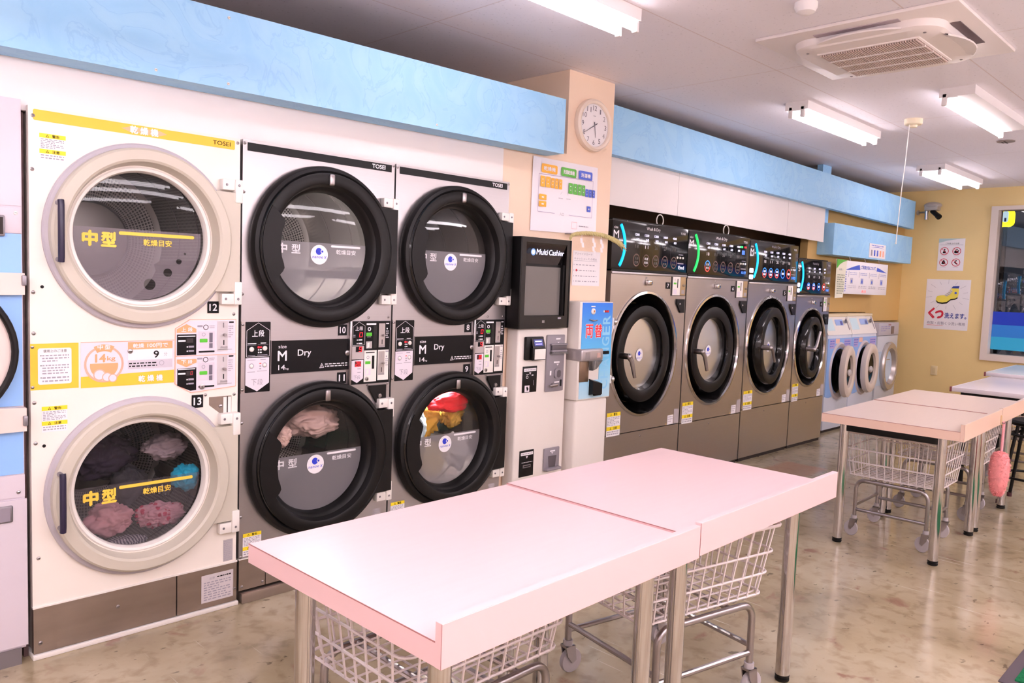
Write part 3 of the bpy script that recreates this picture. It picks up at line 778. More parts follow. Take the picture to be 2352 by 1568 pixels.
    b.lathe(X(1478), Z(668), [(.012, y), (.012, y-.006), (.008, y-.008), (.0004, y-.008)], chrome_dull, 24); b.rect(X(1475), X(1482), Z(680), Z(655), y-.0085, black_ink)
    b.build('size_panel', t)
    number_plate(t, nums[0], .485, .533, 1.170, 1.222); number_plate(t, nums[1], .485, .533, .942, .995)
    # coin panel, right
    X = lambda p: .552+(p-1562)/545*.229
    Z = lambda p: 1.238-(p-215)/865*.307
    b = B(); b.box(.540, .552, -.02, 0, .930, 1.240, chrome_dull, .003); b.prism(rrect(.552, .782, .930, 1.239, .003), -.008, 0, grey_metal); b.rect(.554, .780, .932, 1.237, -.0084, black_panel)
    y = -.009
    b.flat([(X(1578), Z(548)), (X(1748), Z(542)), (X(1748), Z(290)), (X(1665), Z(228)), (X(1584), Z(290))], y, black_ink)
    for p_, q_ in (((1582, 545), (1588, 292)), ((1588, 292), (1666, 228)), ((1666, 228), (1748, 282)), ((1748, 282), (1746, 540)), ((1746, 540), (1582, 545))):
        a = Vector((X(p_[0]), 0, Z(p_[1]))); c = Vector((X(q_[0]), 0, Z(q_[1]))); dd = (c-a).normalized(); nn = Vector((-dd.z, 0, dd.x))*.0006
        b.poly([(v.x, y-.0006, v.z) for v in (a-nn, c-nn, c+nn, a+nn)], white_ink)
    for i, c in enumerate('上段'): b.text(c, X(1617+54*i), X(1666+54*i), Z(342), Z(288), y-.0006, white_ink, .01)
    seven(b, '0', X(1662), X(1718), Z(434), Z(370), y-.0006, red_led)
    r(1592, 1620, 402, 412, grey_ink, .0006); r(1592, 1620, 424, 434, grey_ink, .0006); r(1660, 1712, 465, 480, white_ink, .0006); r(1660, 1712, 512, 527, white_ink, .0006)
    b.disc(X(1645), Z(473), .003, y-.0006, white_ink, 10); b.disc(X(1645), Z(520), .003, y-.0006, white_ink, 10)
    r(1578, 1740, 556, 735, mat('warm_grey_print', '#b7aeae', .5)); r(1628, 1712, 564, 636, black_ink, .0006); seven(b, '9', X(1660), X(1712), Z(632), Z(568), y-.0012, red_led)
    b.flat([(X(1572), Z(1005)), (X(1652), Z(1058)), (X(1734), Z(1000)), (X(1736), Z(745)), (X(1575), Z(750))], y, lilac_print)
    r(1618, 1704, 762, 835, mat('red_window', '#3a060b', .3), .0006); seven(b, low_time, X(1622), X(1700), Z(830), Z(768), y-.0012, red_led)
    r(1655, 1700, 860, 870, grey_ink, .0006); r(1655, 1700, 908, 918, grey_ink, .0006)
    for i, c in enumerate('下段'): b.text(c, X(1607+48*i), X(1650+48*i), Z(1008), Z(955), y-.0006, grey_ink, 0)
    # middle column
    r(1762, 1918, 228, 603, black_ink); r(1768, 1902, 246, 270, white_ink, .0006)
    b.ring(X(1808), Z(326), .0055, .0095, y-.0006, white_ink, 20); r(1766, 1845, 375, 422, green_button, .0006); r(1780, 1832, 430, 438, grey_ink, .0006)
    r(1766, 1848, 496, 592, mat('card_grey', '#b9b3b4', .4), .0006); b.flat([(X(1782), Z(590)), (X(1812), Z(570)), (X(1812), Z(510)), (X(1782), Z(520))], y-.0012, white_plastic); r(1865, 1915, 280, 590, mat('slot_black', '#101014', .25), .0006)
    r(1745, 1918, 620, 1052, white_plastic); r(1765, 1888, 644, 656, black_ink, .0006); b.ring(X(1797), Z(716), .0055, .008, y-.0006, grey_ink, 20); r(1760, 1832, 768, 808, green_button, .0006); r(1853, 1886, 695, 876, black_ink, .0006)
    r(1758, 1838, 870, 962, lilac_print, .0006); b.flat([(X(1775), Z(955)), (X(1808), Z(935)), (X(1808), Z(880)), (X(1775), Z(890))], y-.0012, white_plastic)
    b.lathe(X(1785), Z(1010), [(.0095, y), (.0095, y-.004), (.0004, y-.005)], chrome_dull, 18); b.rect(X(1782), X(1789), Z(1022), Z(998), y-.0056, black_ink)
    # coin column
    for k, top, mt in ((0, 240, black_ink), (388, 618, white_plastic)):
        r(1935, 2088, top, 598 if k == 0 else 1040, mt); r(1942, 2030, 250+k, 582+k, mat('coin_steel', '#b9b0ae', .3, .5), .0006)
        b.rod((X(2000), y, Z(414+k)), (X(2000), y-.016, Z(414+k)), .0055, chrome_dull, 12); r(1984, 1994, 475+k, 540+k, black_ink, .0012); r(1984, 1988, 280+k, 335+k, grey_ink, .0012)
        r(1945, 2030, 555+k, 580+k, mat('cup_grey', '#a49da0', .35), .0012)
        mk = white_ink if k == 0 else grey_ink
        r(2042, 2084, 246+k, 262+k, mk, .0006); b.disc(X(2058), Z(325+k), .004, y-.0006, mk, 12); b.print_(X(2042), X(2084), Z(460+k), Z(345+k), 4, y-.0006, mk, .8, k+2)
    b.build('coin_panel', t)
    # triangular hinge cover
    b = B(); b.prism([(.664, .921), (.664, .902), (.725, .805), (.762, .805), (.762, .921)][::-1], -.012, 0, black_satin); b.lathe(.722, .868, [(.012, -.012), (.010, -.018), (.0004, -.019)], chrome_dull, 16); b.build('hinge_cover', t)
    warning_label(t, .022, .109, .206, .308, -.0012, 11)
    b = B(); b.rect(.636, .694, .215, .262, -.001, paper); b.print_(.642, .688, .235, .256, 3, -.0016, grey_ink, .8, 3); b.rect(.704, .753, .205, .297, -.001, mat('silver_label', '#b4adb0', .4)); b.print_(.708, .749, .21, .29, 8, -.0016, grey_ink, .6, 4); b.build('rating_plate', t)
    b = B(); b.box(.006, .130, .0, .02, .055, .194, steel_kick); b.box(.134, .787, .0, .02, .055, .194, steel_kick); b.box(.004, .07, -.004, .02, .194, .199, white_plastic)
    for sx in (.02, .118): b.screw(sx, .072, 0, .007)
    b.build('kick_plate', t)
    b = B(); b.box(.012, .79, -.02, .5, .0, .045, steel_kick, .003); b.build('sill', t)
    return t

cream_dryer()
steel_dryer(.794, ('10', '11'), '26', 'stainless stacked dryer right of the cream one, grey-pink bedding in its lower drum')
steel_dryer(1.588, ('8', '9'), '10', 'stainless stacked dryer left of the kiosk, red and yellow laundry in its lower drum')

# ------------------------------------------------------------------ laundry inside the drums
def cloth(name, label, c, rad, m, seed, fold=1.0, group=None):
    bm = bmesh.new(); bmesh.ops.create_icosphere(bm, subdivisions=5, radius=1)
    off = Vector((seed*3.1, seed*1.7, seed*.9))
    for v in bm.verts:
        p = v.co.copy()
        d = noise.noise(p*1.5+off)*.30+abs(noise.noise(p*3.4+off+Vector((noise.noise(p*2+off)*1.6, 0, 0))))*.34*fold-.10*fold+noise.noise(p*8+off)*.045*fold
        q = p*(1+d)
        v.co = Vector((c[0]+q.x*rad[0], c[1]+q.y*rad[1], c[2]+q.z*rad[2]))
    b = B(); b.bm(bm, m); o = b.build(name, sharp=180)
    return tag(o, label, 'laundry', group or 'laundry in the dryers')
fab = lambda n, c: vary(mat(n, c, .9, 0, 0, .2), 9, .08, 4)
G = None
dots = mat('pink_dotted_fabric', '#f0a3b4', .9, 0, 0, .2)
nt, bs = nodes(dots); tc = nt.nodes.new('ShaderNodeTexCoord'); vo = nt.nodes.new('ShaderNodeTexVoronoi'); vo.inputs['Scale'].default_value = 34; nt.links.new(tc.outputs['Object'], vo.inputs['Vector'])
rp = nt.nodes.new('ShaderNodeValToRGB'); rp.color_ramp.elements[0].position = .28; rp.color_ramp.elements[0].color = lin('#d64a6c'); rp.color_ramp.elements[1].position = .36; rp.color_ramp.elements[1].color = lin('#f4b3c2'); nt.links.new(vo.outputs['Distance'], rp.inputs[0]); nt.links.new(rp.outputs[0], bs.inputs['Base Color'])
speck = mat('black_speckled_fabric', '#1d1a22', .9, 0, 0, .2)
nt, bs = nodes(speck); tc = nt.nodes.new('ShaderNodeTexCoord'); vo = nt.nodes.new('ShaderNodeTexVoronoi'); vo.inputs['Scale'].default_value = 48; nt.links.new(tc.outputs['Object'], vo.inputs['Vector'])
rp = nt.nodes.new('ShaderNodeValToRGB'); rp.color_ramp.elements[0].position = .2; rp.color_ramp.elements[0].color = lin('#d8d2d8'); rp.color_ramp.elements[1].position = .26; rp.color_ramp.elements[1].color = lin('#1d1a22'); nt.links.new(vo.outputs['Distance'], rp.inputs[0]); nt.links.new(rp.outputs[0], bs.inputs['Base Color'])
stripe = mat('striped_fabric', '#d9d3dc', .9, 0, 0, .2)
nt, bs = nodes(stripe); tc = nt.nodes.new('ShaderNodeTexCoord'); wv = nt.nodes.new('ShaderNodeTexWave'); wv.inputs['Scale'].default_value = 26; wv.inputs['Distortion'].default_value = 2; nt.links.new(tc.outputs['Object'], wv.inputs['Vector'])
rp = nt.nodes.new('ShaderNodeValToRGB'); rp.color_ramp.elements[0].color = lin('#54506c'); rp.color_ramp.elements[1].color = lin('#e8e2ea'); nt.links.new(wv.outputs['Fac'], rp.inputs[0]); nt.links.new(rp.outputs[0], bs.inputs['Base Color'])
cloth('pink_towel', 'plain pink towel at lower left behind the bottom cream door', (.315, .16, .432), (.09, .07, .066), fab('pink_towel_fabric', '#f5b4be'), 1, 1)
cloth('dotted_pink_shirt', 'crinkled pink dotted cloth at lower right behind the bottom cream door', (.52, .15, .418), (.09, .06, .048), dots, 2, 1.3)
cloth('striped_shirt', 'striped cloth at the very bottom behind the bottom cream door', (.375, .15, .330), (.085, .05, .018), stripe, 3, 1)
cloth('dark_jacket', 'dark plum garment across the middle behind the bottom cream door', (.38, .46, .63), (.16, .10, .10), fab('plum_fabric', '#3a3040'), 4, 1)
cloth('grey_shirt', 'greyish pink shirt at upper right behind the bottom cream door', (.595, .31, .67), (.09, .09, .055), fab('greyrose_fabric', '#b29fa6'), 5, 1)
cloth('teal_shirt', 'teal blue cloth at right edge behind the bottom cream door', (.625, .15, .565), (.05, .06, .055), fab('teal_fabric', '#22a8cc'), 6, .8)
cloth('speckled_blouse', 'black speckled cloth under the teal one behind the bottom cream door', (.595, .30, .495), (.045, .05, .04), speck, 7, 1)
cloth('print_shirt', 'dark garment with a small white and orange print in the cream dryer', (.45, .32, .52), (.07, .06, .08), fab('charcoal_fabric', '#39363c'), 8, .6)
cloth('pink_blanket', 'greyish pink blanket tumbling high in the drum below plate 11', (1.265, .22, .735), (.135, .12, .08), fab('rose_blanket', '#dcbbb2'), 9, .8)
cloth('pink_pillowcase', 'small bunched pink cloth at left edge of the drum below plate 11', (1.05, .10, .70), (.045, .05, .045), fab('rose_case', '#e6c3b8'), 10, .8)
cloth('red_shirt', 'bright red shirt at the top of the drum below plate 9', (2.08, .125, .775), (.15, .055, .065), fab('red_fabric', '#e8242e'), 11, .5)
cloth('yellow_towel', 'golden yellow towel at left of the drum below plate 9', (2.01, .29, .655), (.115, .07, .115), fab('gold_fabric', '#ecb54c'), 12, 1.1)
cloth('yellow_shirt', 'mustard yellow cloth at right of the drum below plate 9', (2.215, .25, .67), (.065, .07, .075), fab('mustard_fabric', '#e6b347'), 13, 1)
cloth('pale_blue_towel', 'pale blue towel by the grip plate in the drum below plate 9', (1.86, .11, .65), (.04, .05, .085), fab('paleblue_fabric', '#d3e4ea'), 14, .8)
cloth('white_towel', 'white towel with dark specks low in the drum below plate 9', (2.14, .11, .49), (.085, .055, .10), fab('white_fabric', '#eeeae8'), 15, 1)
cloth('cream_towel', 'cream yellow towel at bottom left of the drum below plate 9', (1.95, .115, .465), (.085, .055, .10), fab('cream_fabric', '#ecd596'), 16, 1)
# ------------------------------------------------------------------ machine at the left edge of the photo
grey_case = vary(mat('grey_enamel', '#d6ccd6', .4), 3, .02)
sky_panel = mat('sky_panel', '#8fbdf5', .4)
def left_machine():
    t = thing('washing_machine', 'grey and sky blue washer cut off by the left edge, arched black handle', 'washing machine', (-.80, 0, 0))
    b = B()
    b.box(0, .785, 0, .85, .06, 2.02, grey_case)
    b.box(.0, .782, -.003, 0, 1.653, 2.015, grey_case); b.box(0, .782, -.006, 0, 1.557, 1.646, grey_case, .002)
    b.box(0, .785, -.004, 0, .62, .70, grey_case); b.box(0, .79, -.008, 0, .07, .612, grey_case)
    b.screw(.765, 1.628, -.006, .007, white_plastic); b.screw(.765, .638, -.004)
    b.build('cabinet', t)
    b = B(); b.box(0, .782, -.004, 0, 1.42, 1.556, sky_panel); b.box(0, .782, -.004, 0, .705, .862, sky_panel); b.box(.60, .782, -.004, 0, .95, 1.345, sky_panel)
    b.build('blue_panel', t, label='sky blue front panels')
    b = B()
    b.box(.66, .73, -.02, -.006, 1.545, 1.617, grey_metal, .004); b.box(.668, .724, -.021, -.012, 1.552, 1.61, dark_gap)
    b.rod((.69, -.02, 1.575), (.69, -.03, 1.575), .012, chrome, 14); b.build('lock', t)
    b = B()
    pts = [(.0, 1.42), (.784, 1.42), (.784, 1.345)]
    for i in range(13):
        a = R(39-78*i/12); pts.append((.36+.385*math.cos(a)+.01, 1.147+.31*math.sin(a)))
    pts += [(.786, .945), (.786, .862), (0, .858)]
    b.prism(pts[::-1], -.035, -.004, mat('door_beige', '#e3d3cc', .45))
    for z in (1.395, .90): b.box(.774, .788, -.045, -.002, z-.018, z+.018, grey_metal, .003)
    d = b.build('door', t)
    b = B(); pts = []
    for i in range(15):
        a = R(41-82*i/14); pts.append((.365+.385*math.cos(a), -.045, 1.148+.30*math.sin(a)))
    b.tube(pts, .012, black_satin, 10); b.build('handle', d)
    b = B(); b.box(.60, .745, -.012, -.008, .535, .595, grey_metal, .004); b.box(.60, .737, -.0135, -.009, .54, .588, mat('pull_shadow', '#8f8692', .5)); b.build('recessed_pull', t)
    b = B(); b.box(.0, .77, -.004, .8, 0, .062, grey_metal); b.build('plinth', t)
    b = B(); b.text('kg', .60, .692, 1.86, 1.91, -.0045, red_ink, .03); b.rect(.60, .70, 1.935, 1.94, -.0045, mat('pale_red', '#f0a0a0', .5)); b.ring(.685, 1.82, .016, .02, -.0045, mat('pale_red2', '#f3bcbc', .5), 20); b.rect(.60, .705, 1.715, 1.795, -.0045, mat('plate_tan', '#b9a7a2', .4)); b.print_(.605, .70, 1.72, 1.79, 4, -.0051, grey_ink, .8, 2); b.build('front_print', t)
left_machine()
b = B(); b.box(-.0115, .004, .05, .07, 0, 1.985, mat('gap_shade', '#6a5150', .6)); struct(b.build('gap_shade_strip'))  # brown strip painted as the shaded gap between washer and dryer

# ------------------------------------------------------------------ payment kiosk
def kiosk():
    t = thing('payment_kiosk', 'white payment kiosk with black touch screen head beside the dryers', 'payment machine', (2.43, -.06, 0))
    b = B(); b.box(0, .43, 0, .095, 0, 1.188, off_white, .012, 3); b.build('body', t)
    # black head
    b = B()
    x0, x1, z0, z1 = -.046, .384, 1.19, 1.708
    b.holed([(x0, z0), (x1, z0), (x1, z1), (x0, z1)], [[(.0, 1.262), (.345, 1.262), (.345, 1.68), (.0, 1.68)]], -.04, black_gloss, -.005)
    b.box(x0, x1, -.006, .094, z0, z1, black_plastic)
    b.box(x0-.001, x0+.012, -.043, .05, z0, z1, black_satin, .003); b.box(x1-.012, x1+.001, -.043, .05, z0, z1, black_satin, .003)
    b.add([(.0, -.039, 1.68), (.345, -.039, 1.68), (.33, -.008, 1.56), (.012, -.008, 1.56)], [(0, 3, 2, 1)], black_gloss)
    h = b.build('head', t)
    b = B(); b.rect(.012, .33, 1.264, 1.545, -.0085, mat('dark_screen', '#6f6b68', .12, 0, .05)); b.box(.33, .345, -.03, -.006, 1.262, 1.56, black_satin); b.build('screen', h, label='dull grey glossy screen')
    b = B()
    b.disc(.055, 1.625, .014, -.0415, white_led, 24); b.ring(.055, 1.625, .016, .019, -.0415, blue_led, 24)
    b.text('Multi', .080, .178, 1.612, 1.644, -.0415, white_led, .02, .15); b.text('Cashier', .186, .318, 1.612, 1.644, -.0415, white_led, .02, .15)
    b.build('lit_sign', h)
    b = B(); b.rect(.285, .315, 1.243, 1.253, -.041, grey_ink); b.rect(.150, .172, 1.222, 1.236, -.041, grey_metal); b.build('head_marks', h)
    # card reader
    b = B(); b.box(.048, .196, -.022, 0, .945+.06, 1.140, black_plastic, .006); b.add([(.085, -.024, 1.132), (.19, -.024, 1.132), (.19, -.042, 1.075), (.085, -.042, 1.075)], [(0, 3, 2, 1)], black_gloss)
    b.box(.082, .194, -.043, -.02, 1.005, 1.075, black_satin, .004); b.add([(.1, -.0272, 1.125), (.175, -.0272, 1.125), (.175, -.0393, 1.087), (.1, -.0393, 1.087)], [(0, 3, 2, 1)], mat('reader_screen', '#3a3f78', .3, 0, .3))
    b.add([(.11, -.0303, 1.117), (.165, -.0303, 1.117), (.165, -.0322, 1.111), (.11, -.0322, 1.111)], [(0, 3, 2, 1)], white_led); b.add([(.11, -.0354, 1.101), (.165, -.0354, 1.101), (.165, -.0373, 1.095), (.11, -.0373, 1.095)], [(0, 3, 2, 1)], mat('lilac_led', '#8f88f0', .4, 0, .9))
    b.rect(.098, .190, 1.01, 1.07, -.0435, white_plastic); b.build('card_reader', t)
    # cash unit
    gm = mat('cash_unit_grey', '#8a848c', .4)
    b = B(); b.box(.236, .396, -.012, 0, .806, 1.147, gm, .006)
    b.box(.262, .40, -.03, -.01, 1.045, 1.056, gm, .003); b.box(.266, .396, -.026, -.01, 1.036, 1.085, mat('bill_slot', '#4c474e', .3), .003); b.box(.258, .404, -.036, -.01, 1.030, 1.046, clear_plastic, .003); b.box(.258, .404, -.03, -.012, 1.085, 1.094, gm, .003)
    b.flat([(.325, 1.104), (.345, 1.104), (.335, 1.096)][::-1], -.0126, lilac_print); b.rect(.312, .352, 1.118, 1.127, -.0126, white_ink); b.rect(.300, .352, .978, .987, -.0126, white_ink); b.flat([(.325, .972), (.345, .972), (.335, .960)][::-1], -.0126, lilac_print)
    b.prism(rrect(.305, .372, .885, .945, .02), -.02, -.01, gm); b.prism(rrect(.325, .358, .89, .935, .014), -.0215, -.015, mat('coin_slot', '#5a545a', .35)); b.rect(.268, .282, .905, .932, -.0126, white_ink)
    b.rod((.29, -.012, .845), (.29, -.03, .845), .011, chrome_dull, 14); b.box(.255, .325, -.034, -.028, .838, .852, chrome_dull, .003); b.rect(.31, .355, .858, .866, -.0126, white_ink); b.box(.362, .376, -.014, -.01, .835, .875, black_ink)
    b.build('cash_unit', t)
    def card(name, z0, z1):
        b = B(); b.box(.046, .166, -.004, 0, z0, z1, black_satin, .002); b.flat(rrect(.055, .158, z1-.03, z1-.012, .003), -.0046, paper); b.print_(.06, .153, z1-.027, z1-.015, 1, -.0052, grey_ink, .9, 3); b.flat([(.098, z1-.036), (.116, z1-.036), (.107, z1-.05)][::-1], -.0046, lilac_print)
        return b
    b = card('a', .815, .968); b.ring(.083, .905, .006, .009, -.0046, white_ink, 18); b.rect(.075, .095, .918, .921, -.0046, white_ink); b.rect(.12, .135, .912, .918, -.0046, white_ink); b.rect(.065, .105, .818, .856, -.0046, lilac_print); b.flat([(.085, .822), (.098, .835), (.085, .852), (.078, .845)], -.0052, black_ink); b.rect(.138, .142, .855, .885, -.0046, grey_ink); b.build('card_slot', t)
    b = card('b', .318, .474); b.print_(.065, .155, .398, .406, 1, -.0046, white_ink, .9, 4); b.box(.075, .140, -.006, -.003, .370, .388, grey_metal); b.box(.083, .135, -.0068, -.005, .376, .382, black_ink); b.build('card_slot', t)
    b = B(); b.box(.25, .388, -.012, 0, .325, .464, gm, .006); b.prism([(.285, .415), (.358, .415), (.348, .345), (.292, .345)][::-1], -.0135, -.01, mat('coin_slot', '#5a545a', .35)); b.box(.255, .385, -.035, -.008, .328, .345, gm, .005); b.rect(.30, .345, .44, .448, -.0126, white_ink); b.flat([(.31, .436), (.33, .436), (.32, .426)][::-1], -.0126, lilac_print); b.build('change_tray', t)
    b = B(); b.lathe(.113, .268, [(.022, 0), (.022, -.008), (.018, -.012), (.0004, -.012)], chrome_dull, 24); b.box(.109, .117, -.0135, -.011, .255, .281, black_ink); b.build('lock', t)
    # steel side bracket between kiosk and dryer
    b = B(); b.box(-.046, -.004, -.002, .01, 1.20, 1.31, mat('bracket_lilac', '#b3a8b8', .4)); b.build('bracket', t)
kiosk()

# ------------------------------------------------------------------ money changer
def changer():
    t = thing('change_machine', 'white money changer with blue front and red lettering beside the kiosk', 'change machine', (2.895, -.12, 0))
    b = B(); b.box(.012, .325, .012, .155, 0, .742, off_white, .02, 3); b.box(0, .325, .0, .155, .742, 1.348, off_white, .006, 2); b.build('body', t)
    gb = mat('changer_blue_gradient', '#4aa8ee', .35)
    nt, bs = nodes(gb); tc = nt.nodes.new('ShaderNodeTexCoord'); sx_ = nt.nodes.new('ShaderNodeSeparateXYZ'); nt.links.new(tc.outputs['Object'], sx_.inputs[0])
    mr = nt.nodes.new('ShaderNodeMapRange'); mr.inputs['From Min'].default_value = .745; mr.inputs['From Max'].default_value = 1.345; nt.links.new(sx_.outputs[2], mr.inputs[0])
    rp = nt.nodes.new('ShaderNodeValToRGB'); e = rp.color_ramp.elements; e[0].color = lin('#bfe3f5'); e[1].color = lin('#2a7df0'); q = e.new(.45); q.color = lin('#66c4f3'); nt.links.new(mr.outputs[0], rp.inputs[0]); nt.links.new(rp.outputs[0], bs.inputs['Base Color'])
    b = B(); b.prism([(.022, 1.058), (.315, 1.058), (.315, 1.342), (.022, 1.342)], -.004, .002, gb); b.prism([(.205, .75), (.318, .75), (.318, 1.06), (.205, 1.06)], -.0035, .002, gb); b.prism([(.02, .75), (.205, .75), (.205, .862), (.02, .862)], -.0035, .002, gb)
    y = -.0046
    for c, x in (('両', .055), ('替', .145)):
        b.text(c, x-.002, x+.073, 1.123, 1.212, y, white_ink, .05); b.text(c, x, x+.071, 1.126, 1.209, y-.0008, mat('changer_red', '#ee2238', .45), .018)
    for i, c in enumerate('CHANGER'):
        v, f = glyphs(c, .02, 0)
        a0 = min(p[0] for p in v); a1 = max(p[0] for p in v); b0 = min(p[1] for p in v); b1 = max(p[1] for p in v)
        z0 = .80+.068*i
        b.add([(.295-(p[1]-b0)/(b1-b0)*.075, y, z0+(p[0]-a0)/(a1-a0)*.056) for p in v], f, mat('pale_blue_letter', '#8fd0f6', .4))
    fp = b.build('front_panel', t, label='blue front panel with red lettering')
    b = B(); b.lathe(.118, 1.289, [(.019, y), (.019, y-.006), (.014, y-.01), (.0004, y-.011)], white_plastic, 24); b.rect(.112, .124, 1.284, 1.296, y-.0115, mat('amber', '#b0651f', .4)); b.rect(.10, .14, 1.315, 1.323, y, white_ink)
    b.box(.222, .232, y-.001, y, 1.283, 1.295, white_ink); b.box(.234, .275, y-.002, y, 1.282, 1.296, mat('red_window', '#7a0d16', .3, 0, .15)); seven(b, '818', .238, .272, 1.284, 1.294, y-.0024, red_led)
    b.lathe(.122, 1.232, [(.008, y), (.006, y-.006), (.0004, y-.007)], chrome, 14); b.tube([(.085, y-.006, 1.238), (.122, y-.012, 1.232), (.155, y-.006, 1.235)], .004, chrome, 8); b.build('indicator', t)
    b = B(); b.box(-.006, .205, -.035, .10, .985, 1.060, mat('changer_silver', '#b8b1b4', .3, .6), .012, 3); b.box(.03, .07, -.037, -.03, 1.0, 1.04, mat('changer_silver2', '#a09a9d', .35, .5)); b.box(.14, .17, -.037, -.03, 1.005, 1.035, mat('slot_rose', '#c9a79e', .4)); b.box(.016, .10, -.008, .05, .855, .985, mat('brown_steel', '#8a7461', .3, .7), .004)
    b.prism([(.10, .985), (.205, .985), (.15, .935), (.11, .925)][::-1], -.03, -.001, clear_plastic); b.build('bill_unit', t)
    b = B(); b.box(.235, .29, -.012, 0, 1.020, 1.040, black_ink, .003); b.build('note_slot', t)
    b = B(); b.add([(.112, -.035, .862), (.205, -.035, .840), (.205, -.035, .775), (.19, -.035, .768), (.122, -.035, .768), (.112, -.035, .78), (.112, 0, .872), (.205, 0, .85), (.205, 0, .77), (.112, 0, .77)], [(0, 5, 4, 3, 2, 1), (0, 6, 9, 5), (1, 2, 8, 7), (0, 1, 7, 6), (4, 5, 9, 8, 3), (2, 3, 8)], black_satin); b.build('coin_tray', t)
    for z in (1.222, .856):
        b = B(); b.rod((.325, .01, z), (.338, .01, z), .024, chrome_dull, 18); b.ball((.338, -.004, z), .022, chrome, .7, 1, 1, 14); b.box(.318, .33, -.01, .03, z-.026, z+.026, white_plastic, .004); b.build('side_lock', t)
changer()

# ------------------------------------------------------------------ big washer-dryers
def washer(x, wd, top, pz, num, led, lit, label, ajar=0., size='M', seam=.43, cz=.975, rz=.425, ncol=5, end='', hang=0):
    t = thing('washer_dryer', label, 'washer dryer', (x, .06, 0), 0, 'stainless washer dryers')
    sx = .91 if wd > .8 else .88
    rx = rz*sx; cx = wd*.462 if wd > .8 else wd*.475
    b = B()
    hole = circle(cx, cz, rz, 72, sx)
    b.holed([(.004, seam+.004), (wd-.006, seam+.004), (wd-.006, pz-.012), (.004, pz-.012)], [hole], 0, steel_warm, .02)
    b.box(.004, wd-.006, -.008, .0, pz-.03, pz-.012, steel, .004)
    b.box(.008, wd-.01, .021, .75, seam+.01, pz, grey_metal) if False else None
    b.box(.004, .012, .02, .75, .02, pz-.012, steel_warm); b.box(wd-.014, wd-.006, .02, .75, .02, pz-.012, steel_warm); b.box(.012, wd-.014, .74, .75, .02, pz, grey_metal); b.box(.01, wd-.012, .02, .75, pz-.03, pz-.012, steel_warm)
    b.box(.004, wd-.006, .002, .02, .03, seam-.003, steel_warm); b.box(.02, wd-.02, .01, .3, 0, .03, dark_gap)
    b.screw(cx-.02, pz-.045, 0, .008); b.screw(cx, seam-.04, .002, .008)
    b.build('cabinet', t)
    # chrome lip and dark dish around the door
    b = B(); b.lathe(cx, cz, [(rz+.020, 0), (rz+.015, -.009), (rz-.001, -.011), (rz-.008, .006)], chrome, 96, sx); b.lathe(cx, cz, [(rz-.008, .004), (rz-.02, .03), (rz-.05, .085), (rz-.07, .12), (rz*.5, .13)], black_gloss, 96, sx); b.build('door_surround', t, label='glossy black dished surround with chrome lip')
    if ajar:
        b = B(); b.lathe(cx, cz, [(rz*.5, .122), (.0005, .122)], drum_plain, 48, sx); b.build('drum', t)
    # door, built about its hinge on the right
    hx = cx+rx*.86
    ox, oy = cx-hx, 0.
    f = -.005 if not ajar else -.01; k = rz/.425
    b = B()
    b.lathe(ox, 0, [(.352*k, .115), (.355*k, .06), (.350*k, f+.025), (.340*k, f+.004), (.330*k, f), (.272*k, f), (.258*k, f+.006), (.247*k, f+.035), (.243*k, f+.06)], [black_gloss]*3+[black_plastic]*2+[black_plastic]*1+[black_gloss]*2, 80, sx)
    b.lathe(ox, 0, [(.352*k, .115), (.0005, .115)], black_satin, 48, sx)
    d = b.build('door', t, (hx, 0, cz), (0, 0, R(ajar)), label='round black porthole door')
    b = B(); b.lathe(ox, 0, [(.244*k, f+.055), (.15*k, f+.053), (.0005, f+.052)], film_washer, 64, sx); b.build('door_glass', d)
    b = B(); b.disc(ox+.004, -.012, .045*k, f+.049, white_ink, 30, sx); b.disc(ox, 0, .016*k, f+.048, blue_ink, 20, sx); b.disc(ox+.016*sx, 0, .007*k, f+.0475, white_ink, 12, sx); b.disc(ox+.018*sx, 0, .005*k, f+.047, blue_ink, 12, sx); b.text('nanoe X', ox-.034*sx, ox+.036*sx, -.036, -.026, f+.048, blue_ink, 0, .2); b.build('sticker', d)
    b = B()
    px_ = ox-.305*k*sx
    b.rod((px_, f, .0), (px_, f-.075, .0), .021, chrome_dull, 18)
    if num == '4': b.tube([(px_, f-.07, .0), (px_+.03, f-.08, .03), (px_+.10, f-.085, .16)], [.017, .014, .011], chrome_dull, 12)
    elif num == '5': b.tube([(px_, f-.07, .0), (px_+.03, f-.08, -.02), (px_+.075, f-.085, -.12)], [.017, .014, .011], chrome_dull, 12)
    else: b.tube([(px_, f-.07, .0), (px_+.02, f-.08, -.035), (px_+.055, f-.085, -.145)], [.019, .016, .012], chrome_dull, 12)
    b.ball((px_, f-.07, .0), .022, chrome_dull, 1, 1, 1, 14); b.build('handle', d)
    # fittings on the steel front
    number_plate(t, num, wd-.272*wd/.915, wd-.215*wd/.915, pz-.118, pz-.072)
    b = B(); x0, x1, z0, z1 = wd-.198*wd/.915, wd-.015, pz-.168, pz-.012
    b.box(x0, x1, -.006, 0, z0, z1, mat('coin_frame', '#3a3436', .4)); u = lambda q: x0+(x1-x0)*q; v = lambda q: z1-(z1-z0)*q
    b.rect(u(.04), u(.58), v(.97), v(.10), -.0066, white_plastic); b.rect(u(.60), u(.96), v(.97), v(.10), -.0066, mat('coin_brass', '#b39a72' if num == '7' else '#5a4d58', .35, .4)); b.rect(u(.08), u(.9), v(.08), v(.03), -.0066, grey_ink)
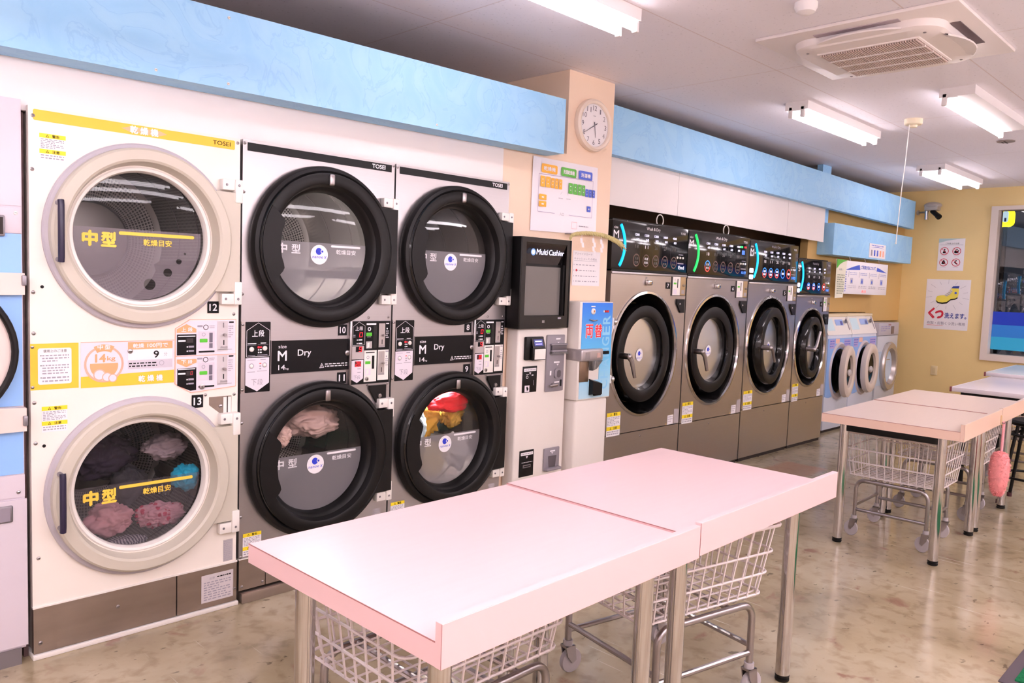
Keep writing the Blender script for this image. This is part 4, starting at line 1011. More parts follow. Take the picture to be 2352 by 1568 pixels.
    b.rect(u(.10), u(.30), v(.46), v(.38), -.0072, green_button); b.rect(u(.36), u(.42), v(.62), v(.2), -.0072, black_ink); b.ring(u(.2), v(.26), .006, .008, -.0072, grey_ink, 16); b.rect(u(.1), u(.34), v(.92), v(.68), -.0072, lilac_print); b.rod((u(.78), -.006, v(.5)), (u(.78), -.022, v(.5)), .007, chrome_dull, 10); b.rect(u(.68), u(.9), v(.9), v(.72), -.0072, mat('cup_grey', '#a49da0', .35)); b.build('coin_panel', t)
    b = B(); b.prism([(wd-.128, pz-.192), (wd-.128, pz-.225), (wd-.075, pz-.292), (wd-.028, pz-.292), (wd-.028, pz-.192)][::-1], -.012, 0, black_satin); b.lathe(wd-.09, pz-.228, [(.008, -.012), (.006, -.015), (.0004, -.016)], chrome_dull, 12); b.build('hinge_cover', t)
    b = B(); b.box(cx-.03, cx+.022, -.03, 0, pz-.098, pz-.062, chrome, .008, 3); b.build('latch', t)
    warning_label(t, .028, .178 if wd > .8 else .15, seam-.006, seam+.158, -.0012, 21)
    b = B(); b.rect(wd-.16, wd-.085, seam+.005, seam+.075, -.001, paper); b.rect(wd-.078, wd-.012, seam+.008, seam+.115, -.001, mat('silver_label', '#b4adb0', .4)); b.rect(wd-.185, wd-.166, seam+.004, seam+.022, -.001, mat('tan_label', '#b39a72', .5)); b.print_(wd-.152, wd-.092, seam+.02, seam+.07, 3, -.0016, grey_ink, .7, 3); b.build('rating_plate', t)
    # black control head
    zb, zt = pz, top
    b = B()
    b.box(.002, wd-.004, .004, .55, zb, zt, black_gloss, .004); b.box(.004, wd-.006, -.002, .004, zb-.009, zb+.004, black_satin); b.box(.03, wd-.03, .03, .45, zt, zt+.012, black_satin)
    b.screw(.16, zt+.012-.01, .004, .004); h = b.build('control_head', t)
    H_ = zt-zb; y = .0032
    U = lambda q: wd*q; V = lambda q: zt-H_*q
    if hang:
        b = B(); b.tube([(U(.66)+.042*math.cos(a*PI/12), .05, zt+.04+.042*math.sin(a*PI/12)) for a in range(24)], .004, white_plastic, 6, True); b.build('lifting_ring', t)
    b = B()
    arc = []
    for i in range(17):
        a = -1+2*i/16; arc.append((U(.095)+.052*(1-a*a)*(wd/.92), .002, V(.5)-a*H_*.42))
    b.tube(arc, .0105*H_/.33, led, 8); b.build('light_bar', h, label='curved lit light bar')
    b = B()
    b.text('size', U(.02), U(.066), V(.17), V(.12), y, white_ink); b.text(size, U(.014), U(.078) if size == 'M' else U(.065), V(.36), V(.205), y, white_ink, .02)
    b.text('Wash & Dry', U(.42), U(.60), V(.155), V(.07), y, white_ink if num in '76' else grey_ink, 0); b.text('TOSEI', U(.885), U(.955), V(.145), V(.095), y, white_ink, .01)
    for i in range(ncol):
        q = .275+(.50/(ncol-1))*i if ncol == 5 else .30+.155*i
        dz = -.002*i
        b.text(('1200', '1200', '1200', '1000', '400')[i if ncol == 5 else i+1], U(q), U(q+.055), V(.275), V(.225), y, white_led, .02); b.text('60' if i < 4 else '8', U(q+.018), U(q+.055), V(.37), V(.32), y, white_led, .02)
        on = lit == 'all' or i in lit
        b.text(('18', '11', '26', '27', '18')[i], U(q+.01), U(q+.05), V(.53), V(.46), y, white_ink if on else dim_print, 0)
        zc = V(.78); xc = U(q+.03); rr = .036*wd/.92
        m1, m2 = (ring_blue, ring_red) if on and lit == 'all' else ((ring_blue, ring_red) if on and num == '6' else (dim_ring, dim_ring))
        if lit == 'all' and i == ncol-2: m2 = ring_blue
        if lit == 'all' and i == ncol-1: m1 = ring_red
        b.ring(xc, zc, rr*1.0, rr*1.22, y, m1, 16, .9, 0, 180); b.ring(xc, zc, rr*1.0, rr*1.22, y, m2, 16, .9, 180, 360)
        inkm = white_led if on and lit == 'all' else (white_ink if on else dim_print)
        if lit == 'all' and i >= ncol-2: b.text('洗濯' if i == ncol-2 else '乾燥', xc-rr*.6, xc+rr*.6, zc-.01, zc+.01, y, inkm, .02)
        else:
            b.text('洗濯', xc-rr*.6, xc+rr*.6, zc+.003, zc+.021, y, inkm, .01); b.text('乾燥', xc-rr*.6, xc+rr*.6, zc-.023, zc-.005, y, inkm, .01)
        if i: b.rect(U(q-.022), U(q-.0205), V(.88), V(.25), y, mat('dim_rule', '#3a332d', .5))
    for i in range(3):
        sb = B(); sb.lathe(U(.855+.04*i), V(.66), [(.009, y), (.006, y-.004), (.0004, y-.005)], white_led if i == 2 and num != '7' else white_plastic, 14); sb.build('round_button', h)
    b.rect(U(.87), U(.935), V(.60), V(.585), y, grey_ink); b.rect(U(.86), U(.945), V(.80), V(.775), y, grey_ink)
    b.text(end, U(.875), U(.955), V(.915), V(.84), y, blue_led if num != '7' else white_led, .02)
    if lit == 'all':
        for q in (.72, .88):
            sb = B(); sb.prism(rrect(U(.01), U(.085), V(q+.09), V(q-.03), .012), y-.002, y, white_led); sb.build('soft_button', h)
    if num == '6': b.flat(rrect(U(.83), U(.88), V(.27), V(.22), .004), y, green_led); b.flat(rrect(U(.90), U(.945), V(.27), V(.22), .004), y, dim_led); b.rect(U(.865), U(.915), V(.43), V(.33), y, mat('blue_dim', '#3a66d8', .4, 0, .8))
    b.build('display_print', h)
    return t
washer(3.41, .917, 1.888, 1.560, '7', cyan_led, (1,), 'stainless washer dryer number 7, nearest the pillar, blue light bar', 0, 'M', .43, .977, .427, 5, 'End', 1)
washer(4.331, .925, 1.882, 1.555, '6', green_led, (0,), 'stainless washer dryer number 6 with the green light bar', 0, 'M', .425, .973, .423, 5, '15分', 1)
washer(5.26, .898, 1.868, 1.535, '5', cyan_led, 'all', 'stainless washer dryer number 5 with its door ajar and M on its head', 7, 'M', .445, .978, .415, 5, '100', 0)
washer(6.163, .722, 1.756, 1.440, '4', cyan_led, 'all', 'smaller stainless washer dryer number 4, last of its row, marked S', 7, 'S', .445, .935, .36, 4, '100', 0)

# ------------------------------------------------------------------ small front loaders in the alcove
def small_washer(x, wd, top, kind, label, ang):
    t = thing('small_washer', label, 'washing machine', (x, .2, 0), 0, 'small washers in the alcove')
    body = mat('pale_blue_case', '#d6dcec', .4) if kind == 'blue' else mat('silver_case', '#c9cbd2', .4)
    b = B(); b.box(.004, wd-.004, 0, .55, .03, 1.02 if kind == 'blue' else .98, body, .006); b.box(.02, wd-.02, .02, .5, 0, .03, dark_gap); b.build('cabinet', t)
    cz = .64; rz = .285; cx = wd*.52; sx = .80
    if kind == 'blue':
        b = B(); pts = [(.006, .985), (.006, .42)]
        for i in range(13): pts.append((.006+(wd-.012)*i/12, .40-.035*math.sin(i/12*2*PI+.5)))
        pts += [(wd-.006, .985)]
        b.prism(pts, -.003, 0, mat('wave_blue', '#8fb6ee', .4)); b.build('blue_front', t, label='blue wave-edged front')
        b = B(); b.add([(.0, -.004, 1.02), (wd, -.004, 1.02), (wd, .07, top-.03), (0, .07, top-.03), (0, .34, 1.02), (wd, .34, 1.02), (wd, .34, top-.03), (0, .34, top-.03)], [(0, 1, 2, 3), (0, 3, 7, 4), (1, 5, 6, 2), (3, 2, 6, 7)], white_plastic); b.box(-.002, wd+.002, .06, .35, top-.03, top, mat('lid_cream', '#e6d6b4', .5), .006)
        sl = lambda q, p: (wd*q, -.0055+.0745*p*.98-.001, 1.02+(top-.05)*0+(top-.03-1.02)*p)
        for q0, q1, p0, p1, m_ in ((.05, .33, .25, .9, mat('menu_pale', '#d3ecf4', .5)), (.42, .74, .52, .85, mat('lcd_blue', '#9db8ee', .3)), (.62, .72, .55, .75, mat('lcd_violet', '#7d78c8', .3)), (.92, .96, .25, .95, mat('trim_mauve', '#9a8f97', .5))):
            b.add([sl(q0, p0), sl(q1, p0), sl(q1, p1), sl(q0, p1)], [(0, 1, 2, 3)], m_)
        b.lathe(wd*.79, 1.16, [(.022, .03), (.022, .018), (.0004, .016)], grey_metal, 16); b.build('control_head', t)
        b = B(); b.rect(.05, .17, .88, .975, -.0045, mat('sticker_violet', '#b9a8dc', .5)); b.print_(.055, .165, .89, .97, 3, -.0052, blue_soft, .8, 2); b.rect(.19, .29, .93, .98, -.0045, mat('sticker_peach', '#eec0b0', .5)); b.rect(wd-.2, wd-.03, .87, .97, -.0045, mat('sticker_violet', '#b9a8dc', .5)); b.print_(wd-.19, wd-.04, .88, .96, 3, -.0052, blue_soft, .8, 4); b.rect(wd-.16, wd-.05, .39, .47, -.0045, mat('sticker_violet', '#b9a8dc', .5)); b.print_(wd-.15, wd-.06, .4, .46, 2, -.0052, blue_soft, .8, 6); b.build('sticker', t)
        b = B(); b.lathe(cx, cz, [(rz+.02, -.003), (rz, -.02), (rz-.03, -.005), (rz-.05, .0)], mat('surround_grey', '#c7bcc0', .4), 56, sx); b.lathe(cx, cz, [(rz-.05, -.004), (.0005, -.004)], black_gloss, 40, sx); b.build('door_surround', t)
        hx = cx+rz*sx*.95; ox = cx-hx
        ring_m = mat('putty_plastic', '#d9cabd', .45)
        b = B(); b.lathe(ox, 0, [(.265, -.03), (.275, -.05), (.268, -.085), (.25, -.095), (.19, -.095), (.172, -.085), (.165, -.05)], ring_m, 56, sx); b.lathe(ox, 0, [(.265, -.03), (.165, -.03)], ring_m, 56, sx); d = b.build('door', t, (hx, 0, cz), (0, 0, R(ang)), label='putty coloured ring door')
        b = B(); b.lathe(ox, 0, [(.17, -.06), (.10, -.03), (.0005, -.02)], black_gloss, 40, sx); b.build('door_bowl', d)
        b = B(); b.ball((ox-.15*sx, -.11, 0), .036, mat('knob_grey', '#bcb6b4', .35), 1, .6, 1, 16); b.build('handle', d)
    else:
        b = B(); b.box(.002, wd-.002, -.004, .3, .985, top, mat('silver_head', '#b9b4bc', .4), .006); b.box(wd*.6, wd*.73, -.008, 0, 1.0, 1.09, mat('slot_brown', '#6f5b54', .4)); b.print_(wd*.1, wd*.55, 1.03, 1.1, 3, -.0046, mat('violet_print', '#8d87b8', .5), .8, 3); b.rect(wd*.45, wd*.58, 1.1, 1.118, -.0046, mat('mauve', '#a07a80', .5)); b.build('control_head', t)
        b = B(); b.box(.006, wd-.006, -.002, 0, .40, .80, mat('pale_teal', '#c3d3e4', .4)); b.build('front_panel', t)
        b = B(); b.lathe(cx, cz-.02, [(.285, 0), (.29, -.03), (.275, -.05), (.24, -.055), (.215, -.045), (.19, .0), (.18, .03)], mat('silver_ring', '#c4bcb8', .25, .7), 64, sx); d = b.build('door', t); b = B(); b.lathe(cx, cz-.02, [(.185, .0), (.10, .02), (.0005, .022)], mat('grey_bowl', '#a39c92', .2), 40, sx); b.build('door_bowl', d)
        b = B(); b.rod((cx-.06, -.01, cz+.06), (cx+.05, -.01, cz+.06), .006, chrome, 8); b.build('handle', d)
small_washer(7.235, .61, 1.236, 'blue', 'pale blue small washer beside the stainless row, ring door ajar', 8)
small_washer(7.852, .70, 1.240, 'blue', 'pale blue small washer in the middle of the alcove trio', 3)
small_washer(8.60, .64, 1.133, 'silver', 'low silver shoe washer against the yellow wall', 0)
# ------------------------------------------------------------------ on the pillar
def clock():
    t = thing('wall_clock', 'round white wall clock with cream rim high on the peach pillar', 'clock', (3.117, .04, 2.444))
    sx = 1.
    b = B(); b.lathe(0, 0, [(.158, 0), (.162, -.015), (.158, -.032), (.146, -.042), (.134, -.036), (.130, -.024)], mat('clock_rim', '#f3e3d4', .35), 64, 1.05); b.build('rim', t)
    b = B(); b.lathe(0, 0, [(.132, -.022), (.0005, -.022)], paper, 64, 1.05); y = -.0232
    for n in range(1, 13):
        a = R(90-30*n); s = str(n); wd = .012*len(s) if n not in (1,) else .007; cx_, cz_ = .105*math.cos(a)*1.05, .105*math.sin(a)
        b.text(s, cx_-wd*.8, cx_+wd*.8, cz_-.015, cz_+.015, y, grey_ink if False else mat('numeral_grey', '#7d7884', .5))
    b.rect(-.012, .012, .055, .059, y, grey_ink); b.build('dial', t)
    b = B()
    def hand(a, L, wd, back):
        a = R(a); d = Vector((math.cos(a), 0, math.sin(a))); n = Vector((-d.z, 0, d.x))*wd
        P = [d*-back-n, d*L-n*.4, d*L+n*.4, d*-back+n]
        b.poly([(p.x, -.027, p.z) for p in P], mat('hand_grey', '#4a4654', .4))
    hand(90-30*5.68+0, .075, .004, .02); hand(90-6*40, .105, .003, .03); b.lathe(0, 0, [(.005, -.0275), (.0004, -.029)], grey_metal, 12); b.build('hands', t)
clock()

def map_poster():
    b = B(); x0, x1, z0, z1 = 0, .60, 0, .43
    b.add([(x0, 0, z0), (x1, -.006, z0+.01), (x1, 0, z1+.005), (x0, -.004, z1), (x0, .002, z0), (x1, -.004, z0+.01), (x1, .002, z1+.005), (x0, -.002, z1)], [(0, 1, 2, 3), (5, 4, 7, 6), (0, 4, 5, 1), (1, 5, 6, 2), (2, 6, 7, 3), (3, 7, 4, 0)], mat('film_paper', '#efeaf2', .25))
    y = -.0075; og = mat('map_orange', '#f7b53e', .5)
    for a, c, m, s in ((.07, .21, og, '乾燥機'), (.245, .385, green_print, '洗濯乾燥機'), (.41, .54, blue_soft, '洗濯機')):
        b.flat(rrect(a, c, .345, .397, .01), y, m); b.text(s, a+.018, c-.018, .358, .384, y-.0006, white_ink, .03)
    for p, q in (((.05, .335), (.55, .345)), ((.05, .335), (.05, .115)), ((.55, .345), (.55, .115)), ((.05, .115), (.20, .115)), ((.33, .115), (.55, .115))):
        dx, dz = q[0]-p[0], q[1]-p[1]; L = math.hypot(dx, dz); n = (-dz/L*.0012, dx/L*.0012)
        b.flat([(p[0]-n[0], p[1]-n[1]), (q[0]-n[0], q[1]-n[1]), (q[0]+n[0], q[1]+n[1]), (p[0]+n[0], p[1]+n[1])], y, mat('violet_line', '#a79bc0', .5))
    xs = .065
    for wd, m, n, z0_, z1_ in ((.04, og, 2, .262, .325), (.028, og, 3, .262, .322), (0, None, 0, 0, 0), (.036, green_print, 3, .245, .31), (.026, green_print, 1, .245, .31), (.026, blue_soft, 3, .242, .29)):
        if not n: xs += .055; continue
        for i in range(n):
            b.flat(rrect(xs, xs+wd, z0_, z1_, .004), y, m)
            for zz in (.3, .65): b.rect(xs+wd*.35, xs+wd*.6, z0_+(z1_-z0_)*zz, z0_+(z1_-z0_)*(zz+.08), y-.0006, white_ink)
            xs += wd+.007
    for z in (.185, .145): b.flat(rrect(.058, .122, z, z+.033, .004), y, og); b.rect(.08, .1, z+.012, z+.02, y-.0006, white_ink)
    b.flat(rrect(.50, .536, .15, .185, .004), y, blue_soft); b.rect(.513, .523, .163, .172, y-.0006, white_ink)
    b.text('入口', .245, .283, .106, .124, y, grey_ink); b.print_(.23, .27, .205, .213, 1, y, grey_ink, .9, 2); b.print_(.30, .34, .207, .215, 1, y, grey_ink, .9, 3)
    b.flat([(.245, .232), (.247, .232), (.262, .25), (.26, .25)], y, grey_ink); b.flat([(.315, .232), (.317, .232), (.31, .25), (.308, .25)], y, grey_ink)
    for z0_, z1_, x0_, x1_ in ((.035, .037, .36, .41), (.075, .077, .36, .41), (.035, .077, .36, .362), (.035, .077, .408, .41)): b.rect(x0_, x1_, z0_, z1_, y, mat('rose_line', '#e8a8b4', .5))
    b.print_(.43, .52, .05, .062, 1, y, grey_ink, .9, 5)
    tag(b.build('map_poster', None, (2.592, .0335, 1.757)), 'laminated floor map of machines in orange, green and blue on the pillar', 'poster')
map_poster()
b = B(); b.box(0, .27, 0, .002, 0, .218, paper); y = -.0008
b.text('プリペイドカード', .012, .19, .193, .207, y, grey_ink); b.text('キャッシュレス の場合', .012, .235, .162, .178, y, grey_ink); b.rect(.012, .24, .156, .1575, y, grey_ink)
for i, z in enumerate((.125, .09, .055, .022)): b.print_(.012+.018, .22+.01*i, z, z+.012, 1, y, grey_ink, .8, i+5); b.rect(.010, .014, z+.002, z+.01, y, grey_ink)
b.disc(.036, .096, .008, y-.0006, red_ink, 12)
tag(b.build('paper_notice', None, (2.99, .036, 1.443)), 'white paper notice taped to the pillar above the money changer', 'notice')
# straw rope
def rope():
    t = thing('straw_rope', 'twisted straw rope with white paper streamers hung across the pillar', 'rope', (3.12, 0, 1.74))
    st = vary(mat('straw', '#c9bd86', .8), 40, .12, 3, (1, 8, 8))
    path = [(-.235, -.012, -.014), (-.215, -.006, .008), (-.17, 0, .02), (-.08, 0, .03), (.02, 0, .032), (.10, -.002, .026), (.17, -.01, .012), (.215, -.02, -.004), (.25, -.03, -.022)]
    def at(u):
        f = u*(len(path)-1); i = min(int(f), len(path)-2); q = f-i; return Vector(path[i]).lerp(Vector(path[i+1]), q)
    b = B()
    for k in range(3):
        pts = []; rs = []
        for i in range(61):
            u = i/60; th = u*2*PI*11+k*2*PI/3; r = .0075*(.6+.6*u); p = at(u); pts.append((p.x+r*.3*math.cos(th), p.y-.014+r*math.cos(th), p.z+r*math.sin(th))); rs.append(.0062+.004*u)
        b.tube(pts, rs, st, 6)
    for k in range(26):
        a = rnd.uniform(0, 2*PI); r = rnd.uniform(0, .012); s = Vector((.245, -.045+r*math.cos(a), -.02+r*math.sin(a))); e_ = s+Vector((rnd.uniform(.03, .05), r*1.2*math.cos(a), -.02+r*1.3*math.sin(a))); b.tube([s, e_], [.0025, .0012], st, 4)
    b.build('braid', t)
    for x, z, n in ((-.12, .008, 2), (-.005, .015, 4), (.075, .012, 3)):
        b = B(); b.rod((x, -.02, .032 if x < .05 else .026), (x, -.02, z-.015), .0012, white_ink, 4)
        zz = z-.012
        for i in range(n):
            o_ = .006*(1 if i % 2 else -1)
            b.add([(x-.012+o_, -.022-.002*i, zz), (x+.010+o_, -.022-.002*i, zz), (x+.014+o_, -.024-.002*i, zz-.03), (x-.008+o_, -.024-.002*i, zz-.03)], [(0, 3, 2, 1)], paper); zz -= .026
        b.build('paper_streamer', t)
    b = B()
    for x in (-.21, .16): b.rod((x, .04, .018), (x, -.02, .018), .003, grey_metal, 6)
    b.build('hook', t)
rope()

# ------------------------------------------------------------------ ceiling fittings
def lamp(x0, x1, y, label, gap=.08, wide=.11, n=2, group='fluorescent lamps on the ceiling', drop=0.):
    t = thing('ceiling_lamp', label, 'lamp', ((x0+x1)/2, y, ZC), 0, group)
    L = (x1-x0)/2; wb = wide/2; tp = 1.
    b = B(); top = 0; lo = -.055-drop
    b.add([(-L, -wb, top), (L, -wb, top), (L, wb, top), (-L, wb, top), (-L, -wb*tp, lo), (L, -wb*tp, lo), (L, wb*tp, lo), (-L, wb*tp, lo)], [(0, 1, 2, 3), (7, 6, 5, 4), (0, 4, 5, 1), (1, 5, 6, 2), (2, 6, 7, 3), (3, 7, 4, 0)], fixture_white)
    b.build('housing', t)
    for o_ in ([-gap/2, gap/2] if n == 2 else [gap/2]):
        b = B(); b.rod((-L+.02, o_, -.085-drop), (L-.02, o_, -.085-drop), .0155, tube_soft if drop == 0 else tube_mat, 12); b.build('tube', t)
        for s in (-1, 1):
            xa, xb = (L-.02, L) if s > 0 else (-L, -L+.02)
            b = B(); b.box(xa, xb, o_-.016, o_+.016, -.106-drop, -.03-drop, fixture_white, .006); b.box(xa+.001, xb-.001, min(0, o_), max(0, o_), -.06-drop, -.03-drop, fixture_white); b.build('socket', t)
    return t
lamp(1.07, 2.31, -.83, 'twin tube ceiling lamp at the top edge, nearest the camera', .10, .15)
lamp(4.44, 5.75, -.66, 'twin tube ceiling lamp over the steel washers, bright tubes close together', .085, .16)
lamp(4.62, 5.95, -1.60, 'single tube ceiling lamp beyond the air conditioner, at right', .14, .20, 1)
lamp(7.62, 8.92, -.53, 'farthest twin tube ceiling lamp near the yellow end wall', .17, .26)
for x, y in ((-1.70, -.83), (-1.2, -1.6), (-1.7, -2.4), (-.15, -2.4), (1.2, -3.0), (-1.7, -3.7), (0., -3.7), (1.7, -3.7), (3.4, -3.7), (8.7, -2.6), (6.9, -2.8), (5.1, -3.9), (6.8, -3.9), (8.5, -3.9), (-1.7, -4.9), (0., -4.9), (1.7, -4.9), (3.4, -4.9), (5.1, -4.9)):  # extra unseen lamps, hung low to brighten machine fronts and ceiling
    lamp(x-.62, x+.62, y, 'added twin tube lamp out of view behind or beside the camera, brightening the room', .16, .07, 2, 'added fluorescent lamps outside the view', .38)

def aircon():
    t = thing('air_conditioner', 'white ceiling cassette air conditioner with brown slotted grille', 'air conditioner', (3.50, -1.575, ZC), 0)
    h = .475
    wp = mat('aircon_white', '#f2e9e6', .4)
    b = B(); b.box(-h, h, -h, h, -.018, 0, wp, .006); b.build('ceiling_panel', t)
    b = B()
    bm = bmesh.new()
    k = .36; c = .13
    P = [Vector((x_, y_, 0)) for x_, y_ in rrect(-k, k, -k, k, c, 6)]
    vs1 = [bm.verts.new((p.x, p.y, -.018)) for p in P]; vs2 = [bm.verts.new((p.x*.985, p.y*.985, -.05)) for p in P]; vs3 = [bm.verts.new((p.x*.94, p.y*.94, -.064)) for p in P]; vs4 = [bm.verts.new((p.x*.72, p.y*.72, -.068)) for p in P]
    for A, C in ((vs1, vs2), (vs2, vs3), (vs3, vs4)):
        for i in range(len(A)): bm.faces.new((A[i], C[i], C[(i+1) % len(A)], A[(i+1) % len(A)]))
    bm.faces.new(vs4[::-1]); bmesh.ops.recalc_face_normals(bm, faces=list(bm.faces)); b.bm(bm, wp); b.build('body', t)
    # louvres on four sides
    for a in range(4):
        M = Matrix.Rotation(a*PI/2, 4, 'Z'); b = B(M)
        pts = []
        for i in range(9):
            u = -1+2*i/8; pts.append((u*.20, .345+.055*(1-u*u)))
        lo = [(p[0], .335) for p in pts]
        n = len(pts)
        dr = (0., .012, .034, 0.)[a]                 # how far the tip hangs down
        pts = [(p[0], p[1]+.012) for p in pts]; lo = [(p[0], .315) for p in pts]
        vs = [(p[0], p[1], -.040-dr) for p in pts]+[(p[0], p[1], -.060) for p in lo]+[(p[0], p[1], -.032-dr) for p in pts]+[(p[0], p[1], -.052) for p in lo]
        fs = []
        for i in range(n-1): fs += [(i, i+1, n+i+1, n+i), (2*n+i+1, 2*n+i, 3*n+i, 3*n+i+1), (i+1, i, 2*n+i, 2*n+i+1)]
        b.add(vs, fs, wp); b.build('louvre', t)
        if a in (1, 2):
            b = B(M); b.box(-.20, .20, .362, .405, -.022, -.0185, mat('duct_shade', '#6a5a5c', .6) if a == 2 else mat('duct_lilac', '#b9aab2', .6)); b.build('air_slot', t)  # flat slabs; the dark one paints the shaded inside of the open slot
    b = B(); g = .235
    b.box(-g-.012, g+.012, -g-.012, g+.012, -.074, -.066, wp, .003); b.box(-g, g, -g, g, -.0752, -.070, mat('grille_shadow', '#9c8782', .6))
    sl = mat('grille_slat', '#d3c0b9', .5)
    for i in range(40):
        x_ = -g+2*g*(i+.5)/40; b.box(-g, g, x_-.0028, x_+.0028, -.082, -.0745, sl)
    for y_ in (-g/2, 0, g/2): b.box(y_-.005, y_+.005, -g, g, -.085, -.076, wp)
    b.build('intake_grille', t)
    b = B()
    for a in range(4): b.ball((.28 if a % 3 == 0 else -.28, .28 if a < 2 else -.28, -.066), .008, grey_metal, 1, 1, .4, 10)
    b.build('fixing_cap', t)
aircon()
b = B(); b.lathez(0, 0, [(.062, 0), (.062, -.035), (.055, -.042), (.03, -.044), (.026, -.058), (.012, -.062)][::-1], mat('detector_cream', '#efe2c6', .45)); tag(b.build('smoke_detector', None, (5.43, -1.085, ZC-.0005)), 'round cream smoke detector on the ceiling above the hanging cord', 'detector')
b = B(); b.lathez(0, 0, [(.05, 0), (.05, -.02), (.04, -.04), (.015, -.052)][::-1], fixture_white); tag(b.build('ceiling_sensor', None, (2.70, -1.52, ZC-.0005)), 'small white domed sensor at the top edge left of the air conditioner', 'detector')
b = B(); b.lathez(0, 0, [(.065, 0), (.065, -.008), (.05, -.011)][::-1], mat('vent_grey', '#8f8480', .5)); b.box(-.05, .05, -.006, .006, -.013, -.010, dark_gap); b.box(-.03, .03, .02, .028, -.013, -.010, dark_gap); tag(b.build('ceiling_vent', None, (6.67, -1.39, ZC-.0005)), 'small flat grey vent on the ceiling beyond the single tube lamp', 'vent')
b = B(); b.tube([(5.40, -1.07, ZC-.001), (5.375, -1.07, 2.45), (5.335, -1.07, 2.21), (5.302, -1.07, 1.84)], .003, white_plastic, 6); b.ball((5.302, -1.07, 1.835), .006, white_plastic); tag(b.build('pull_cord', None), 'thin white cord hanging straight down from the ceiling', 'cord')

# ------------------------------------------------------------------ alcove signs, camera
def board():
    t = thing('hanging_board', 'white instruction board with blue arch heading hung under the blue box', 'sign', (7.51, .19, 1.452))
    b = B(); b.box(0, 1.20, -.004, .004, 0, .348, paper, .002); y = -.0048
    b.text('ご利用方法について', .42, .83, .270, .312, y, blue_soft, .03)
    arch = []
    for i in range(17):
        u = i/16; arch.append((.02+1.14*u, .252+.075*math.sin(PI*u)))
    b.flat([(.02, .250)]+[p for p in arch if p[0] < .40][1:]+[(.40, .262)][:1], y, blue_soft); b.flat([(.86, .262)]+[(p[0], p[1]) for p in arch if p[0] > .86][::1][:0]+[(1.16, .250)]+[p for p in reversed(arch) if p[0] > .86], y, blue_soft)
    lil = mat('lilac_figures', '#a3a8d6', .5)
    for i in range(4):
        x = .10+.28*i
        b.print_(x+.03, x+.22, .20, .235, 2, y, lil, .85, i+2); b.rect(x, x+.008, .18, .24, y, grey_ink)
        b.rect(x+.05, x+.12, .11, .17, y, lil if i % 2 else mat('figure_grey', '#c2bfd0', .5)); b.rect(x+.07, x+.10, .12, .15, y-.0006, blue_soft); b.print_(x, x+.22, .06, .095, 2, y, grey_ink, .6, i+7)
    b.text('表示', .47, .60, .018, .045, y, ring_red); b.print_(.02, .05, .02, .24, 9, y, blue_soft, .9, 4)
    b.build('board', t)
    b = B()
    for x in (.14, .55, .95): b.rod((x, 0, .345), (x, .02, .395), .004, chrome_dull, 6)
    b.build('hook', t)
board()
b = B(); b.add([(0, -.006, 0), (.20, -.004, .008), (.265, 0, .395), (.0, 0, .40), (0, -.004, 0), (.20, -.002, .008), (.265, .002, .395), (0, .002, .40)], [(0, 1, 2, 3), (5, 4, 7, 6), (0, 4, 5, 1), (1, 5, 6, 2), (2, 6, 7, 3), (3, 7, 4, 0)], mat('ivory_paper', '#f0ecd8', .5))
b.flat([(.002, .30), (.002, .398), (.263, .393), (.15, .372), (.07, .345)], -.0062, green_print); b.text('お願い', .06, .16, .285, .305, -.0066, grey_ink); b.print_(.03, .21, .04, .25, 9, -.0068, mat('green_grey_ink', '#8d9a84', .5), .8, 6)
tag(b.build('paper_notice', None, (7.235, .165, 1.405)), 'ivory leaflet with a green corner hanging beside the white board', 'notice')
b = B(); b.box(0, .48, 0, .002, 0, .155, paper); b.flat([(.04, .108), (.24, .125), (.44, .108), (.24, .118)], -.0008, blue_soft); b.print_(.06, .42, .125, .145, 1, -.0008, blue_soft, .9, 3)
for i, c in enumerate((grey_ink, blue_soft, blue_soft, orange_print, orange_line)): b.rect(.05+.085*i, .09+.085*i, .02, .085, -.0008, c)
tag(b.build('small_notice', None, (8.15, .1965, 1.862)), 'small white notice with coloured figures stuck on the lower blue box', 'notice')
def camera_dome():
    t = thing('security_camera', 'grey security camera on a bracket at the end of the blue beam', 'security camera', (9.56, .13, 2.49))
    g = mat('camera_grey', '#a79d95', .35)
    b = B(); b.rod((.02, .075, -.02), (-.02, -.05, -.02), .012, chrome_dull, 10); b.rod((-.02, -.05, .01), (-.02, -.05, -.11), .024, chrome, 16); b.rod((.02, .07, -.02), (.02, .05, -.02), .03, g, 16); b.build('bracket', t)
    b = B(); b.ball((-.04, -.12, .055), .10, g, .8, 1, .42, 20); b.box(-.10, .03, -.19, -.04, -.005, .055, g, .012); b.build('housing', t)
    b = B(); b.rod((-.05, -.12, -.01), (-.10, -.20, -.075), .028, black_satin, 14); b.rod((-.10, -.20, -.075), (-.115, -.222, -.093), .033, black_plastic, 14); b.build('lens', t)
camera_dome()

